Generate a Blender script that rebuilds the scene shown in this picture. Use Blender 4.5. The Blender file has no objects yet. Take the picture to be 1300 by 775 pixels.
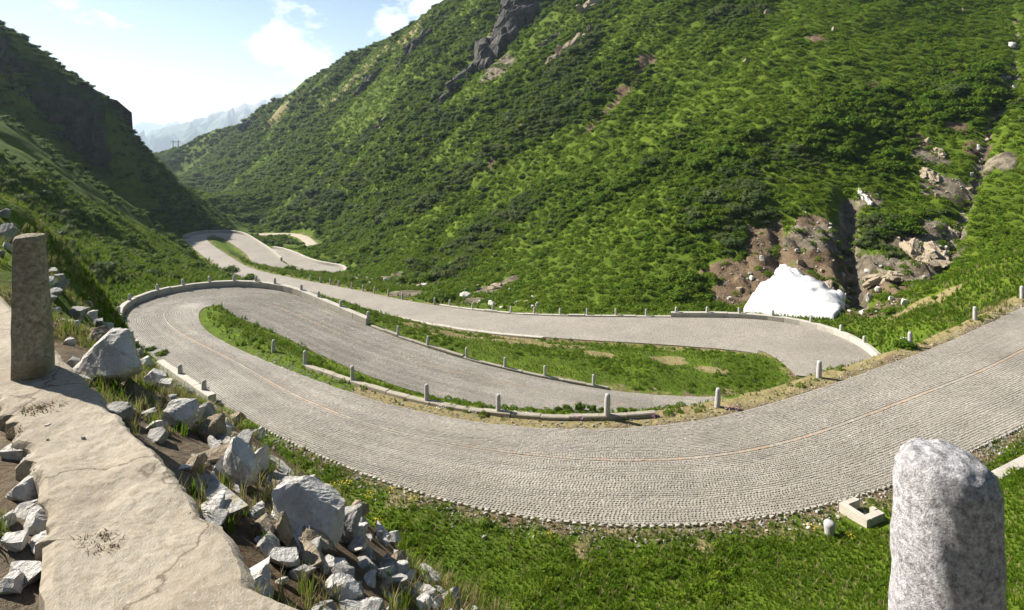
import bpy, bmesh, math, random
import numpy as np
from mathutils import Vector, Matrix

SC = bpy.context.scene
COL = SC.collection
FPX, YH = 775.0, 150.0            # focal length and horizon row of the photograph (1300 px wide)
SUN_AZ, SUN_EL = 66.0, 37.0       # sun stands ahead and to the left

# ------------------------------------------------------------------ camera
cam = bpy.data.cameras.new('camera'); camo = bpy.data.objects.new('camera', cam); COL.objects.link(camo)
cam.sensor_width = 36.0; cam.lens = FPX / 1300 * 36.0; cam.shift_y = -(387.5 - YH) / 1300
cam.clip_start = 0.1; cam.clip_end = 30000
camo.location = (0, 0, 0); camo.rotation_euler = (math.radians(90), 0, 0)
SC.camera = camo
# ------------------------------------------------------------------ world
W = bpy.data.worlds.new('World'); SC.world = W; W.use_nodes = True
wn, wl = W.node_tree.nodes, W.node_tree.links
wn.clear()
wo = wn.new('ShaderNodeOutputWorld'); wb = wn.new('ShaderNodeBackground'); wb.inputs['Strength'].default_value = 0.052
sky = wn.new('ShaderNodeTexSky'); sky.sky_type = 'NISHITA'; sky.sun_disc = False
sky.sun_elevation = math.radians(SUN_EL); sky.sun_rotation = math.radians(-SUN_AZ)
sky.altitude = 1500; sky.air_density = 1.0; sky.dust_density = 1.2; sky.ozone_density = 1.4
geo = wn.new('ShaderNodeTexCoord')
mp = wn.new('ShaderNodeMapping'); mp.inputs['Scale'].default_value = (1.0, 1.0, 2.1); mp.inputs['Location'].default_value = (0.0, 0.0, 0.0)
cn = wn.new('ShaderNodeTexNoise'); cn.inputs['Scale'].default_value = 9.0; cn.inputs['Detail'].default_value = 9; cn.inputs['Roughness'].default_value = 0.62
nz_ = wn.new('ShaderNodeVectorMath'); nz_.operation = 'NORMALIZE'; wl.new(geo.outputs['Generated'], nz_.inputs[0])
bias = None
for cx_, cz_, rad_ in ((-.33, .080, .13), (-.37, .11, .09), (-.13, .19, .12), (-.20, .17, .08), (.55, .35, .2), (-1.2, .5, .3), (.1, .6, .25), (-.6, .75, .2)):
    dv = Vector((cx_, 1, cz_)).normalized(); ds = wn.new('ShaderNodeVectorMath'); ds.operation = 'DISTANCE'; ds.inputs[1].default_value = dv; wl.new(nz_.outputs[0], ds.inputs[0])
    mr = wn.new('ShaderNodeMapRange'); mr.interpolation_type = 'SMOOTHSTEP'; mr.inputs[1].default_value = 0; mr.inputs[2].default_value = rad_; mr.inputs[3].default_value = .15; mr.inputs[4].default_value = -.10
    wl.new(ds.outputs['Value'], mr.inputs[0])
    if bias is None: bias = mr.outputs[0]
    else:
        m_ = wn.new('ShaderNodeMath'); m_.operation = 'MAXIMUM'; wl.new(bias, m_.inputs[0]); wl.new(mr.outputs[0], m_.inputs[1]); bias = m_.outputs[0]
cadd = wn.new('ShaderNodeMath'); cadd.operation = 'ADD'
cr = wn.new('ShaderNodeValToRGB'); cr.color_ramp.elements[0].position = 0.52; cr.color_ramp.elements[1].position = 0.72
mx = wn.new('ShaderNodeMix'); mx.data_type = 'RGBA'
mx.inputs[7].default_value = (15.0, 15.2, 15.5, 1)
wl.new(geo.outputs['Generated'], mp.inputs['Vector']); wl.new(mp.outputs[0], cn.inputs['Vector'])
wl.new(cn.outputs['Fac'], cadd.inputs[0]); wl.new(bias, cadd.inputs[1]); wl.new(cadd.outputs[0], cr.inputs['Fac']); wl.new(cr.outputs['Color'], mx.inputs[0])
wl.new(sky.outputs['Color'], mx.inputs[6]); wl.new(mx.outputs[2], wb.inputs['Color']); wl.new(wb.outputs[0], wo.inputs['Surface'])
# ------------------------------------------------------------------ sun
sd = bpy.data.lights.new('sun', 'SUN'); so = bpy.data.objects.new('sun', sd); COL.objects.link(so)
sd.energy = 5.0; sd.angle = math.radians(0.6); sd.color = (1.0, 0.945, 0.86)
_a, _e = math.radians(SUN_AZ), math.radians(SUN_EL)
SUNV = Vector((-math.sin(_a) * math.cos(_e), math.cos(_a) * math.cos(_e), math.sin(_e)))
so.rotation_euler = SUNV.to_track_quat('Z', 'Y').to_euler()
so.location = (-60, 40, 60)
# ------------------------------------------------------------------ exposure
SC.view_settings.view_transform = 'Standard'; SC.view_settings.look = 'None'
SC.view_settings.exposure = 1.28; SC.view_settings.gamma = 1.0; SC.view_settings.use_curve_mapping = False
SC.cycles.max_bounces = 5; SC.cycles.diffuse_bounces = 2; SC.cycles.glossy_bounces = 2
SC.cycles.transmission_bounces = 2; SC.cycles.volume_bounces = 0; SC.cycles.transparent_max_bounces = 6
SC.cycles.use_denoising = True

rng = np.random.default_rng(7); random.seed(7)

# =================================================================== helpers
def P(x, y, H):
    d = FPX * H / (y - YH); return np.array(((x - 650) / FPX * d, d, -H))
def Q(x, y, d):
    return np.array(((x - 650) / FPX * d, d, -(y - YH) / FPX * d))
def proj(p):
    p = np.asarray(p, float); return 650 + FPX * p[..., 0] / p[..., 1], YH - FPX * p[..., 2] / p[..., 1]

def _hash(ix, iy, seed):
    h = (ix.astype(np.int64) * 374761393 + iy.astype(np.int64) * 668265263 + seed * 1274126177) & 0xffffffff
    h = ((h ^ (h >> 13)) * 1274126177) & 0xffffffff
    return ((h ^ (h >> 16)) & 0xffff) / 65535.0
def vnoise(x, y, seed=0):
    x = np.asarray(x, float); y = np.asarray(y, float)
    ix, iy = np.floor(x), np.floor(y); fx, fy = x - ix, y - iy
    fx = fx * fx * (3 - 2 * fx); fy = fy * fy * (3 - 2 * fy)
    a, b = _hash(ix, iy, seed), _hash(ix + 1, iy, seed); c, d = _hash(ix, iy + 1, seed), _hash(ix + 1, iy + 1, seed)
    return (a + (b - a) * fx) * (1 - fy) + (c + (d - c) * fx) * fy
def fbm(x, y, oct=4, seed=0, gain=0.5):
    s = 0; a = 1; t = 0; x = np.asarray(x, float); y = np.asarray(y, float)
    for o in range(oct):
        s = s + a * vnoise(x, y, seed + o * 17); t += a; a *= gain
        x, y = x * 2.03 + y * .31 + 5.1, y * 2.03 - x * .31 + 3.7
    return s / t
def sstep(a, b, x):
    t = np.clip((x - a) / (b - a), 0, 1); return t * t * (3 - 2 * t)

def link_mesh(name, me, mat=None, parent=None):
    o = bpy.data.objects.new(name, me); COL.objects.link(o)
    if mat is not None:
        me.materials.clear(); me.materials.append(mat)
    if parent is not None: o.parent = parent
    return o
def np_mesh(name, V, F, smooth=False):
    """V (n,3), F (m,k) arrays of equal-sided faces"""
    V = np.asarray(V, np.float32); F = np.asarray(F, np.int32); k = F.shape[1]
    me = bpy.data.meshes.new(name)
    me.vertices.add(len(V)); me.vertices.foreach_set('co', V.ravel())
    me.loops.add(F.size); me.loops.foreach_set('vertex_index', F.ravel())
    me.polygons.add(len(F)); me.polygons.foreach_set('loop_start', np.arange(0, F.size, k, dtype=np.int32))
    me.polygons.foreach_set('loop_total', np.full(len(F), k, np.int32))
    me.polygons.foreach_set('use_smooth', np.full(len(F), smooth))
    me.update(calc_edges=True); return me
def bm_mesh(name, bm, smooth=False):
    me = bpy.data.meshes.new(name); bm.to_mesh(me); bm.free()
    if smooth: me.polygons.foreach_set('use_smooth', np.ones(len(me.polygons), bool))
    return me
def tag(o, label=None, cat=None, group=None, kind=None):
    if label: o['label'] = label
    if cat: o['category'] = cat
    if group: o['group'] = group
    if kind: o['kind'] = kind
    return o
def empty(name, loc, rz=0):
    o = bpy.data.objects.new(name, None); COL.objects.link(o); o.location = loc; o.rotation_euler = (0, 0, rz)
    o.empty_display_size = 0.2; return o

# ------------------------------------------------------------------- material helpers
class NT:
    def __init__(s, name):
        s.m = bpy.data.materials.new(name); s.m.use_nodes = True
        s.t = s.m.node_tree; s.n = s.t.nodes; s.l = s.t.links; s.n.clear()
        s.out = s.n.new('ShaderNodeOutputMaterial')
    def node(s, typ, **kw):
        n = s.n.new(typ)
        for k, v in kw.items(): setattr(n, k, v)
        return n
    def set(s, sock, v):
        if isinstance(v, bpy.types.NodeSocket): s.l.new(v, sock)
        else: sock.default_value = v if not isinstance(v, tuple) or len(v) != 3 or sock.type != 'RGBA' else (*v, 1)
    def noise(s, scale, vec=None, detail=4, rough=0.55, dist=0.0):
        n = s.node('ShaderNodeTexNoise'); n.inputs['Scale'].default_value = scale; n.inputs['Detail'].default_value = detail
        n.inputs['Roughness'].default_value = rough; n.inputs['Distortion'].default_value = dist
        if vec is not None: s.l.new(vec, n.inputs['Vector'])
        return n.outputs['Fac']
    def voro(s, scale, vec=None, out='Distance', feature='F1'):
        n = s.node('ShaderNodeTexVoronoi', feature=feature); n.inputs['Scale'].default_value = scale
        if vec is not None: s.l.new(vec, n.inputs['Vector'])
        return n.outputs[out]
    def ramp(s, fac, a, b, ca=(0, 0, 0), cb=(1, 1, 1)):
        r = s.node('ShaderNodeValToRGB'); e = r.color_ramp.elements
        e[0].position = a; e[1].position = b; e[0].color = (*ca, 1); e[1].color = (*cb, 1)
        s.l.new(fac, r.inputs['Fac']); return r.outputs['Color']
    def mix(s, fac, a, b, mode='MIX'):
        n = s.node('ShaderNodeMix', data_type='RGBA', blend_type=mode)
        s.set(n.inputs[0], fac); s.set(n.inputs[6], a); s.set(n.inputs[7], b); return n.outputs[2]
    def math(s, op, a, b=0.5):
        n = s.node('ShaderNodeMath', operation=op); s.set(n.inputs[0], a); s.set(n.inputs[1], b); return n.outputs[0]
    def attr(s, name, out='Color'):
        n = s.node('ShaderNodeAttribute', attribute_name=name); return n.outputs[out]
    def mapping(s, vec, scale=(1, 1, 1), rot=(0, 0, 0)):
        n = s.node('ShaderNodeMapping'); n.inputs['Scale'].default_value = scale; n.inputs['Rotation'].default_value = rot
        s.l.new(vec, n.inputs['Vector']); return n.outputs[0]
    def obj(s): return s.node('ShaderNodeTexCoord').outputs['Object']
    def pos(s): return s.node('ShaderNodeNewGeometry').outputs['Position']
    def bump(s, h, strength=0.5, dist=0.02, normal=None):
        b = s.node('ShaderNodeBump'); b.inputs['Strength'].default_value = strength; b.inputs['Distance'].default_value = dist
        s.l.new(h, b.inputs['Height'])
        if normal is not None: s.l.new(normal, b.inputs['Normal'])
        return b.outputs['Normal']
    def finish(s, col, rough=0.85, normal=None, spec=0.3):
        p = s.node('ShaderNodeBsdfPrincipled'); s.set(p.inputs['Base Color'], col); s.set(p.inputs['Roughness'], rough)
        p.inputs['Specular IOR Level'].default_value = spec
        if normal is not None: s.l.new(normal, p.inputs['Normal'])
        s.l.new(p.outputs[0], s.out.inputs['Surface']); return s.m

def mat_granite(name, light, dark, speck=60, lichen=None, bump=.6, coord='obj', dirt=0.35):
    t = NT(name); v = t.obj() if coord == 'obj' else t.pos()
    n1 = t.noise(speck, v, 8, .82); n2 = t.noise(speck * .12, v, 6, .65); n3 = t.noise(speck * 3, v, 3, .6)
    c = t.mix(t.ramp(n1, .36, .64), dark, light)
    c = t.mix(t.math('MULTIPLY', t.ramp(n2, .45, .7), dirt), c, tuple(x * .55 for x in dark))
    if lichen: c = t.mix(t.math('MULTIPLY', t.ramp(t.noise(speck * .08, v, 6, .65), .48, .62), .75), c, lichen)
    h = t.math('ADD', t.math('MULTIPLY', n2, 1.6), t.math('ADD', n1, t.math('MULTIPLY', n3, .6)))
    return t.finish(c, .9, t.bump(h, bump, .012), .2)
def mat_rock(name, a, b, scale=3.0, strata=0.0, lichen=None):
    t = NT(name); v = t.obj()
    n1 = t.noise(scale, v, 8, .65, .4); n2 = t.noise(scale * 7, v, 5, .7); n3 = t.voro(scale * 1.3, v, feature='DISTANCE_TO_EDGE')
    c = t.mix(t.ramp(n1, .34, .66), a, b)
    c = t.mix(t.math('MULTIPLY', t.ramp(n2, .5, .72), .45), c, tuple(x * .5 for x in a))
    c = t.mix(t.math('MULTIPLY', t.ramp(t.noise(scale * .8, v, 7, .75, 1.5), .56, .62), .55), c, (.17, .14, .10))
    if lichen: c = t.mix(t.math('MULTIPLY', t.ramp(t.noise(scale * 1.9, v, 6, .6), .55, .66), .6), c, lichen)
    crack = t.ramp(n3, .0, .03, (.25, .25, .25), (1, 1, 1)); 
    h = t.math('ADD', t.math('MULTIPLY', n1, 2.0), n2)
    if strata:
        w = t.node('ShaderNodeTexWave'); w.inputs['Scale'].default_value = strata; w.inputs['Distortion'].default_value = 6
        w.inputs['Detail'].default_value = 4; t.l.new(v, w.inputs['Vector']); h = t.math('ADD', h, w.outputs['Fac'])
    return t.finish(c, .92, t.bump(h, .8, .05), .15)
def mat_leaf(name, a, b, c2, trans=.35):
    t = NT(name)
    oi = t.node('ShaderNodeObjectInfo').outputs['Random']
    n = t.attr('shade', 'Fac')
    col = t.mix(n, a, b); col = t.mix(t.math('MULTIPLY', t.ramp(oi, .25, 1.0), .85), col, c2)
    p = t.node('ShaderNodeBsdfPrincipled'); t.set(p.inputs['Base Color'], col); p.inputs['Roughness'].default_value = .6
    p.inputs['Specular IOR Level'].default_value = .1
    tr = t.node('ShaderNodeBsdfTranslucent'); t.l.new(t.mix(.5, col, (.16, .24, .02), 'MIX'), tr.inputs['Color'])
    ms = t.node('ShaderNodeMixShader'); ms.inputs[0].default_value = trans
    t.l.new(p.outputs[0], ms.inputs[1]); t.l.new(tr.outputs[0], ms.inputs[2]); t.l.new(ms.outputs[0], t.out.inputs['Surface'])
    return t.m

# =================================================================== ROADS (world layout)
c12 = [(1300,445,11.6,2.6,3.2),(1200,490,11.7,2.6,3.2),(1100,528,11.8,2.5,3.2),(1000,565,11.9,2.6,3.1),(900,583,12,2.5,3.2),(820,588,12,2.4,3.3),
 (740,585,12,2.2,3.4),(650,578,12.1,2.0,3.2),(560,562,12.3,1.9,2.9),(480,545,12.5,1.9,2.5),(400,515,12.8,1.8,2.4),(350,490,13.1,1.6,2.6),
 (290,455,13.6,1.1,2.7),(230,425,14.1,1.4,2.5),(205,402,14.4,2.4,2.4),(215,387,14.6,2.9,3.0),(250,380,14.8,3.6,4.4),(300,379,15.1,3.6,4.2),
 (340,385,15.4,3.4,2.9),(400,410,15.8,3.0,2.5),(460,436,16.2,3.2,2.4),(540,462,16.6,3.6,2.2),(600,478,16.9,3.6,2.0),(700,500,17.2,3.6,1.9),(800,515,17.6,3.6,1.8)]
S12 = [((70,62,-10.6),2.6,3.2),((46,44,-11.2),2.6,3.2)] + [(tuple(P(*s[:3])), s[3], s[4]) for s in c12] + \
      [((13,37.2,-18.0),3.4,2.2),((18.4,38.6,-18.35),3.4,2.3),((21.6,40.9,-18.5),3.5,2.5)]
c3 = [(1062,485,18.6,3.5,2.6),(1058,462,18.7,3.3,3.9),(1040,440,18.8,3.6,5.4),(1000,428,18.9,4.4,5.2),(950,422,19.1,4.0,4.8),(850,420,19.5,3.8,3.6),
 (700,415,20.3,3.3,3.0),(600,407,21,3.1,2.6),(500,390,22,2.8,2.5),(440,375,22.8,2.4,2.6),(380,362,23.6,2.2,2.3),(330,351,24.3,2.0,2.0),(300,342,24.9,2.0,2.0),
 (277,327,26,1.9,1.9),(254,310,27,1.9,1.9),(245,302.5,27.4,2.6,2.0)]
S3 = [(tuple(P(*s[:3])), s[3], s[4]) for s in c3]
cA = [(245,302.5,27.4,2.6,2.0),(262,297.5,27.8,2.4,2.4),(290,299,28,2.2,2.6),(310,309.5,28.3,2.2,2.4),(327,321.5,28.6,2.2,2.4),(342,337,28.9,2.4,2.8),(365,344,29,2.2,2.6),(400,349,29.2,2.2,2.8),
 (424,347.5,29.4,1.9,2.6),(424,342,29.6,1.8,2.4),(400,339.5,29.8,2.2,2.2),(380,334,30,2.2,2.4),(360,325,30.3,2.2,2.2),(345,319.5,30.6,2.2,2.2),(326,317,31,2.2,2.2)]
SA = [(tuple(P(*s[:3])), s[3], s[4]) for s in cA]
cT = [(367,328,36),(380,323.5,36.2),(392,318,36.5),(395,311,37),(385,301.5,37.6),(368,297.5,38),(340,297.5,38),(305,299,38)]
ST = [(tuple(P(*s)), 1.6, 1.6) for s in cT]

class Road:
    def __init__(s, stations, step=0.5):
        p = np.array([a[0] for a in stations]); w = np.array([[a[1], a[2]] for a in stations])
        D = np.hstack([p, w]); out = []
        E = np.vstack([2 * D[0] - D[1], D, 2 * D[-1] - D[-2]])
        for i in range(1, len(E) - 2):
            n = max(4, int(np.linalg.norm(E[i + 1, :3] - E[i, :3]) / .15)); t = np.linspace(0, 1, n, endpoint=False)[:, None]
            a, b, c, d = E[i - 1], E[i], E[i + 1], E[i + 2]
            out.append(.5 * (2 * b + (c - a) * t + (2 * a - 5 * b + 4 * c - d) * t ** 2 + (3 * b - a - 3 * c + d) * t ** 3))
        C = np.vstack(out + [E[-2][None]])
        for _ in range(2):
            k = 15; pad = np.vstack([np.repeat(C[:1], k, 0), C, np.repeat(C[-1:], k, 0)])
            ker = np.ones(2 * k + 1) / (2 * k + 1)
            S = np.stack([np.convolve(pad[:, j], ker, 'valid') for j in range(5)], 1); S[0], S[-1] = C[0], C[-1]; C = S
        L = np.r_[0, np.cumsum(np.linalg.norm(np.diff(C[:, :2], axis=0), axis=1))]
        s.len = L[-1]; n = int(s.len / step) + 1; q = np.linspace(0, s.len, n)
        C = np.stack([np.interp(q, L, C[:, j]) for j in range(5)], 1)
        s.s = q; s.c = C[:, :3]; s.w = C[:, 3:]
        t = np.gradient(s.c[:, :2], axis=0); t /= np.linalg.norm(t, axis=1)[:, None]
        s.nr = np.stack([t[:, 1], -t[:, 0]], 1); s.t = t
    def at(s, q, u):
        q = np.asarray(q, float); x = [np.interp(q, s.s, s.c[:, j]) for j in range(3)]
        n = [np.interp(q, s.s, s.nr[:, j]) for j in range(2)]
        return np.stack([x[0] + n[0] * u, x[1] + n[1] * u, x[2] + 0 * u], -1)
    def ww(s, q): return np.interp(q, s.s, s.w[:, 0]), np.interp(q, s.s, s.w[:, 1])
    def find(s, px, side, off=0.0, rng_=None):
        """arc length where the given edge projects to pixel (px,py)"""
        wr, wlft = s.w[:, 0], s.w[:, 1]; u = (wr + off) if side > 0 else -(wlft + off)
        p = s.at(s.s, u); x, y = proj(p); d = (x - px[0]) ** 2 + (y - px[1]) ** 2
        return s.s[int(np.argmin(d))]
R12, R3, RA, RT = Road(S12), Road(S3), Road(SA), Road(ST)
ROADS = [R12, R3, RA, RT]

# =================================================================== TERRAIN
pts = []
for R, stp in ((R12, 5), (R3, 8), (RA, 10), (RT, 12)):
    n = stp * 2
    for i in range(0, len(R.s), n // 1):
        q = R.s[i]; wr, wlft = R.ww(q)
        for u in (wr + .6, -wlft - .6): pts.append(R.at(q, u))
def A(*a):
    for x, y, d in a: pts.append(Q(x, y, d))
# shoulder and bank below the parapet the camera stands at
pts += [np.array(p, float) for p in [
 (-3.1,3.9,-1.74),(-2.5,3.2,-1.74),(-1.7,2.6,-1.74),(-1.1,2.0,-1.76),(-.5,1.5,-1.8),(.5,1.2,-1.9),(1.5,1.7,-2.1),(2.6,2.0,-2.1),(-5.6,7,-1.74),(-8.5,11,-1.7),(-4.4,5,-1.74),
 (-3.2,3.2,-1.66),(-2.2,2.2,-1.66),(-6.5,5,-1.6),(-1.2,1.0,-1.7),(0,0,-1.75),(-4,0,-1.7),(3,0,-2.0),(6,1,-2.3),(0,-6,-1.2),(-8,-4,-.6),(10,-4,-2),(0,-15,3),
 (-9.8,11.9,-2.4),(-6.9,9.1,-2.35),(-5.5,7.7,-2.35),(-3.6,6.0,-2.35),(-2.46,4.95,-2.35),(-1.6,4.1,-2.35),(-1.0,3.5,-2.4),(-.5,2.7,-2.4),(.3,2.3,-2.5),(1.6,2.6,-2.7),(3.4,3.2,-2.9),
 (-8,17,-8.5),(-5,12,-8.4),(-2.6,9,-7.6),(0,7.5,-7.4),(3,7.6,-7.5),(7,8.5,-7.6),(12,10,-7.6),
 (-11,20.5,-12),(-7,17.3,-12),(-3.4,14.8,-11.7),(0,13.2,-11.2),(4,12.8,-11.1),(8,13.6,-11.1),(13,16,-11),(20,20,-11),
 (-15,25,-13.3),(-20,30,-13.9),(-14,17,-10.5),(-17,22,-10.5),(-14,13,-5),
 (28,22,-10.5),(36,28,-9.5),(50,34,-8),(20,12,-6),(40,15,-3),(25,2,-1)]]
# left hill, the sunlit near shoulder
A((0,140,98),(0,200,76),(0,260,53),(20,290,36),(60,330,44),(100,350,53),(100,300,72),(50,230,78),(60,180,104),(100,215,106),(180,268,112),(200,330,78),(250,345,74),(245,318,108),(140,345,58),(140,375,50),(-150,150,72),(-150,250,44),(-150,60,110))
# left mountain in shade
A((205,285,148),(150,258,150),(100,213,148),(50,175,142),(0,138,136),(0,27,150),(60,75,156),(120,110,160),(150,150,162),(165,212,160),(190,235,159),(225,270,157),(252,296,154),
  (0,160,118),(60,200,122),(120,240,126),(0,45,205),(100,165,225),(190,300,330),(150,230,350),(-150,-40,158),(-300,0,150),(-300,-150,260),(-100,60,330))
# valley floor
A((590,378,76),(500,362,90),(455,347,106),(400,322,172),(330,295,222),(250,283,290),(205,245,430),(300,300,190),(420,335,130),(345,308,165))
# right mountain
A((900,398,63),(960,397,63),(1000,340,69),(1080,398,57),(1150,372,60),(1130,430,44),(1200,405,44),(1250,360,46),(1290,322,51),(1250,290,74),(1200,320,70),(1230,200,88),(1290,180,86),(1300,60,125),(1300,0,148),
  (1000,250,82),(1000,150,102),(1000,50,130),(1000,0,150),(900,250,86),(900,100,126),(900,0,165),(800,300,83),(800,150,126),(800,0,192),(700,300,92),(700,150,146),(700,0,232),
  (600,300,106),(600,150,176),(600,60,240),(590,0,292),(500,300,127),(500,200,190),(500,100,280),(500,42,352),(570,4,330),(440,72,392),(390,105,432),(330,137,474),(270,168,522),(220,196,562),(186,228,602),
  (400,250,212),(400,180,292),(300,250,300),(300,200,400),(220,232,480),(400,300,176),(340,160,430),(450,110,350),
  (1500,300,50),(1500,100,92),(1500,-50,150),(650,-40,312),(800,-60,250),(1000,-60,190),(1300,-80,192))
pts += [np.array(p, float) for p in [Q(500,75,470),Q(390,150,580),(Q(270,210,680)),Q(570,40,440),Q(200,270,760),Q(650,10,420),(-300,1100,-140),(-700,1150,-120),(100,1100,-60),(400,900,60),(600,500,160),(400,200,130),(300,60,60),(-600,500,60),(-500,200,110),(-200,30,60),(-120,-15,40)]]
PT = np.array(pts)
# drop near-duplicates
keep = []
for i, p in enumerate(PT):
    if all((p[0] - PT[j][0]) ** 2 + (p[1] - PT[j][1]) ** 2 > .25 for j in keep): keep.append(i)
PT = PT[keep]
def _phi(r2): return np.sqrt(r2 + 1.5)
def _rbf_fit(X, z):
    n = len(X); K = _phi(((X[:, None] - X[None]) ** 2).sum(-1)); Pm = np.c_[np.ones(n), X]
    M = np.block([[K, Pm], [Pm.T, np.zeros((3, 3))]]); M[:n, :n] -= np.eye(n) * .15
    return np.linalg.solve(M, np.r_[z, 0, 0, 0])
RW = _rbf_fit(PT[:, :2], PT[:, 2])
def rbf(x, y):
    x = np.ravel(x); y = np.ravel(y); o = np.empty(len(x)); n = len(PT)
    for i in range(0, len(x), 20000):
        X = np.c_[x[i:i + 20000], y[i:i + 20000]]
        r2 = (X ** 2).sum(1)[:, None] + (PT[:, :2] ** 2).sum(1)[None] - 2 * X @ PT[:, :2].T
        o[i:i + 20000] = _phi(np.maximum(r2, 0)) @ RW[:n] + RW[n] + X @ RW[n + 1:]
    return o
def axis(segs):
    out = [segs[0][0]]
    for a, b, s0, s1 in segs:
        x = a
        while x < b - 1e-6:
            st = s0 + (s1 - s0) * (x - a) / (b - a); x = min(b, x + st); out.append(x)
    return np.array(out)
GX = axis([(-900,-180,28,5),(-180,-60,3.2,1.0),(-60,-12,.8,.34),(-12,8,.2,.2),(8,48,.34,.45),(48,150,.8,2.2),(150,700,4,28)])
GY = axis([(-20,0,2.0,.4),(0,12,.18,.24),(12,64,.3,.42),(64,160,.5,1.3),(160,620,1.6,4.5),(620,1200,8,30)])
XX, YY = np.meshgrid(GX, GY); gx, gy = XX.ravel(), YY.ravel()
Z = rbf(gx, gy)
def road_dist(x, y, roads=ROADS):
    """distance outside the nearest road edge (negative on the road) and that road's height"""
    best = np.full(len(x), 1e3); rz = np.zeros(len(x))
    for R in roads:
        lo, hi = R.c[:, :2].min(0) - 14, R.c[:, :2].max(0) + 14
        m = np.where((x > lo[0]) & (x < hi[0]) & (y > lo[1]) & (y < hi[1]))[0]
        for k in range(0, len(m), 20000):
            j = m[k:k + 20000]; dx = x[j][:, None] - R.c[None, :, 0]; dy = y[j][:, None] - R.c[None, :, 1]
            d2 = dx * dx + dy * dy; i = d2.argmin(1); ar = np.arange(len(j))
            u = dx[ar, i] * R.nr[i, 0] + dy[ar, i] * R.nr[i, 1]
            lon = np.abs(dx[ar, i] * R.t[i, 0] + dy[ar, i] * R.t[i, 1])
            do = np.maximum(u - R.w[i, 0], -u - R.w[i, 1]); do = np.maximum(do, lon - .6)
            b = do < best[j]; jj = j[b]; best[jj] = do[b]; rz[jj] = R.c[i[b], 2]
    return best, rz
RD, RZ = road_dist(gx, gy)
dcam = np.hypot(gx, gy)
# relief: gullies that run down the big slopes, and small lumps everywhere
along = gx * -.55 + gy * .83; down = gx * .83 + gy * .55
zg = np.gradient(Z.reshape(XX.shape), GY, GX); slope = np.hypot(zg[0], zg[1]).ravel()
big = sstep(.35, .6, slope) * sstep(55, 110, dcam)
rid = np.abs(fbm(along / 34, down / 150, 3, 3) - .5) * 2
Z += big * (rid - .28) * 9.0 * sstep(60, 260, dcam)
rid2 = np.abs(fbm(along / 11, down / 60, 3, 9) - .5) * 2
Z += big * (rid2 - .3) * 3.0
lump = (fbm(gx / 2.6, gy / 2.6, 4, 21) - .5)
Z += lump * (.5 * sstep(.6, 4, RD) * sstep(6, 16, dcam)) * (1 + 1.5 * big)
Z += (fbm(gx / .6, gy / .6, 3, 31) - .5) * .22 * sstep(.5, 1.5, RD) * sstep(3, 5, dcam)
isl = (gx > -27) & (gx < 2) & (gy > 24) & (gy < 52)
w = 1 - sstep(.35, 3.0, RD)
Z = Z * (1 - w) + (RZ - .07) * w
Z += isl * .40 * (1 - sstep(-15, -10.5, gx)) * sstep(.1, 1.6, RD) * (1 - sstep(3.5, 5, RD))
HZ = Z.reshape(XX.shape)

def hz(x, y):
    x = np.atleast_1d(np.asarray(x, float)); y = np.atleast_1d(np.asarray(y, float))
    i = np.clip(np.searchsorted(GX, x) - 1, 0, len(GX) - 2); j = np.clip(np.searchsorted(GY, y) - 1, 0, len(GY) - 2)
    fx = (x - GX[i]) / (GX[i + 1] - GX[i]); fy = (y - GY[j]) / (GY[j + 1] - GY[j])
    return (HZ[j, i] * (1 - fx) + HZ[j, i + 1] * fx) * (1 - fy) + (HZ[j + 1, i] * (1 - fx) + HZ[j + 1, i + 1] * fx) * fy
def hz1(x, y): return float(hz(x, y)[0])
def ray(px, py, dmin=2.0, dmax=900):
    """the ground point seen at a photograph pixel"""
    d = np.geomspace(dmin, dmax, 2500); x = (px - 650) / FPX * d; z = -(py - YH) / FPX * d
    g = hz(x, d); k = np.where(g >= z)[0]
    i = k[0] if len(k) else int(np.argmin(z - g))
    return np.array([x[i], d[i], g[i]])
def nrm(x, y, e=.8):
    v = np.array([hz1(x - e, y) - hz1(x + e, y), hz1(x, y - e) - hz1(x, y + e), 2 * e]); return v / np.linalg.norm(v)
# gullies: the stream bed on the right and the dark cleft beside the snow
def carve(line, depth, width):
    global HZ, Z
    ps = np.array([ray(*p)[:2] for p in line]); d = np.full(len(gx), 1e9)
    for a, b in zip(ps, ps[1:]):
        ab = b - a; t = np.clip(((gx - a[0]) * ab[0] + (gy - a[1]) * ab[1]) / (ab @ ab + 1e-9), 0, 1)
        d = np.minimum(d, np.hypot(gx - a[0] - t * ab[0], gy - a[1] - t * ab[1]))
    d = d + (fbm(gx / 2, gy / 2, 3, 5) - .5) * width
    k = np.exp(-(d / width) ** 2); Z -= depth * k; HZ = Z.reshape(XX.shape); return k
STREAM = [(1290,20),(1284,110),(1248,185),(1236,235),(1212,295),(1188,350)]
g1 = carve(STREAM, 1.3, .75)
g2 = carve([(1076,250),(1078,300),(1082,345),(1090,385)], 2.2, 1.3)
g3 = carve([(985,280),(988,320),(992,342)], 1.0, 1.0)
g4 = carve([(690,95),(640,150),(600,215),(560,290),(545,345)], 1.6, 2.0)
g5 = carve([(830,70),(790,120),(740,170)], 1.0, 1.2)
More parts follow.
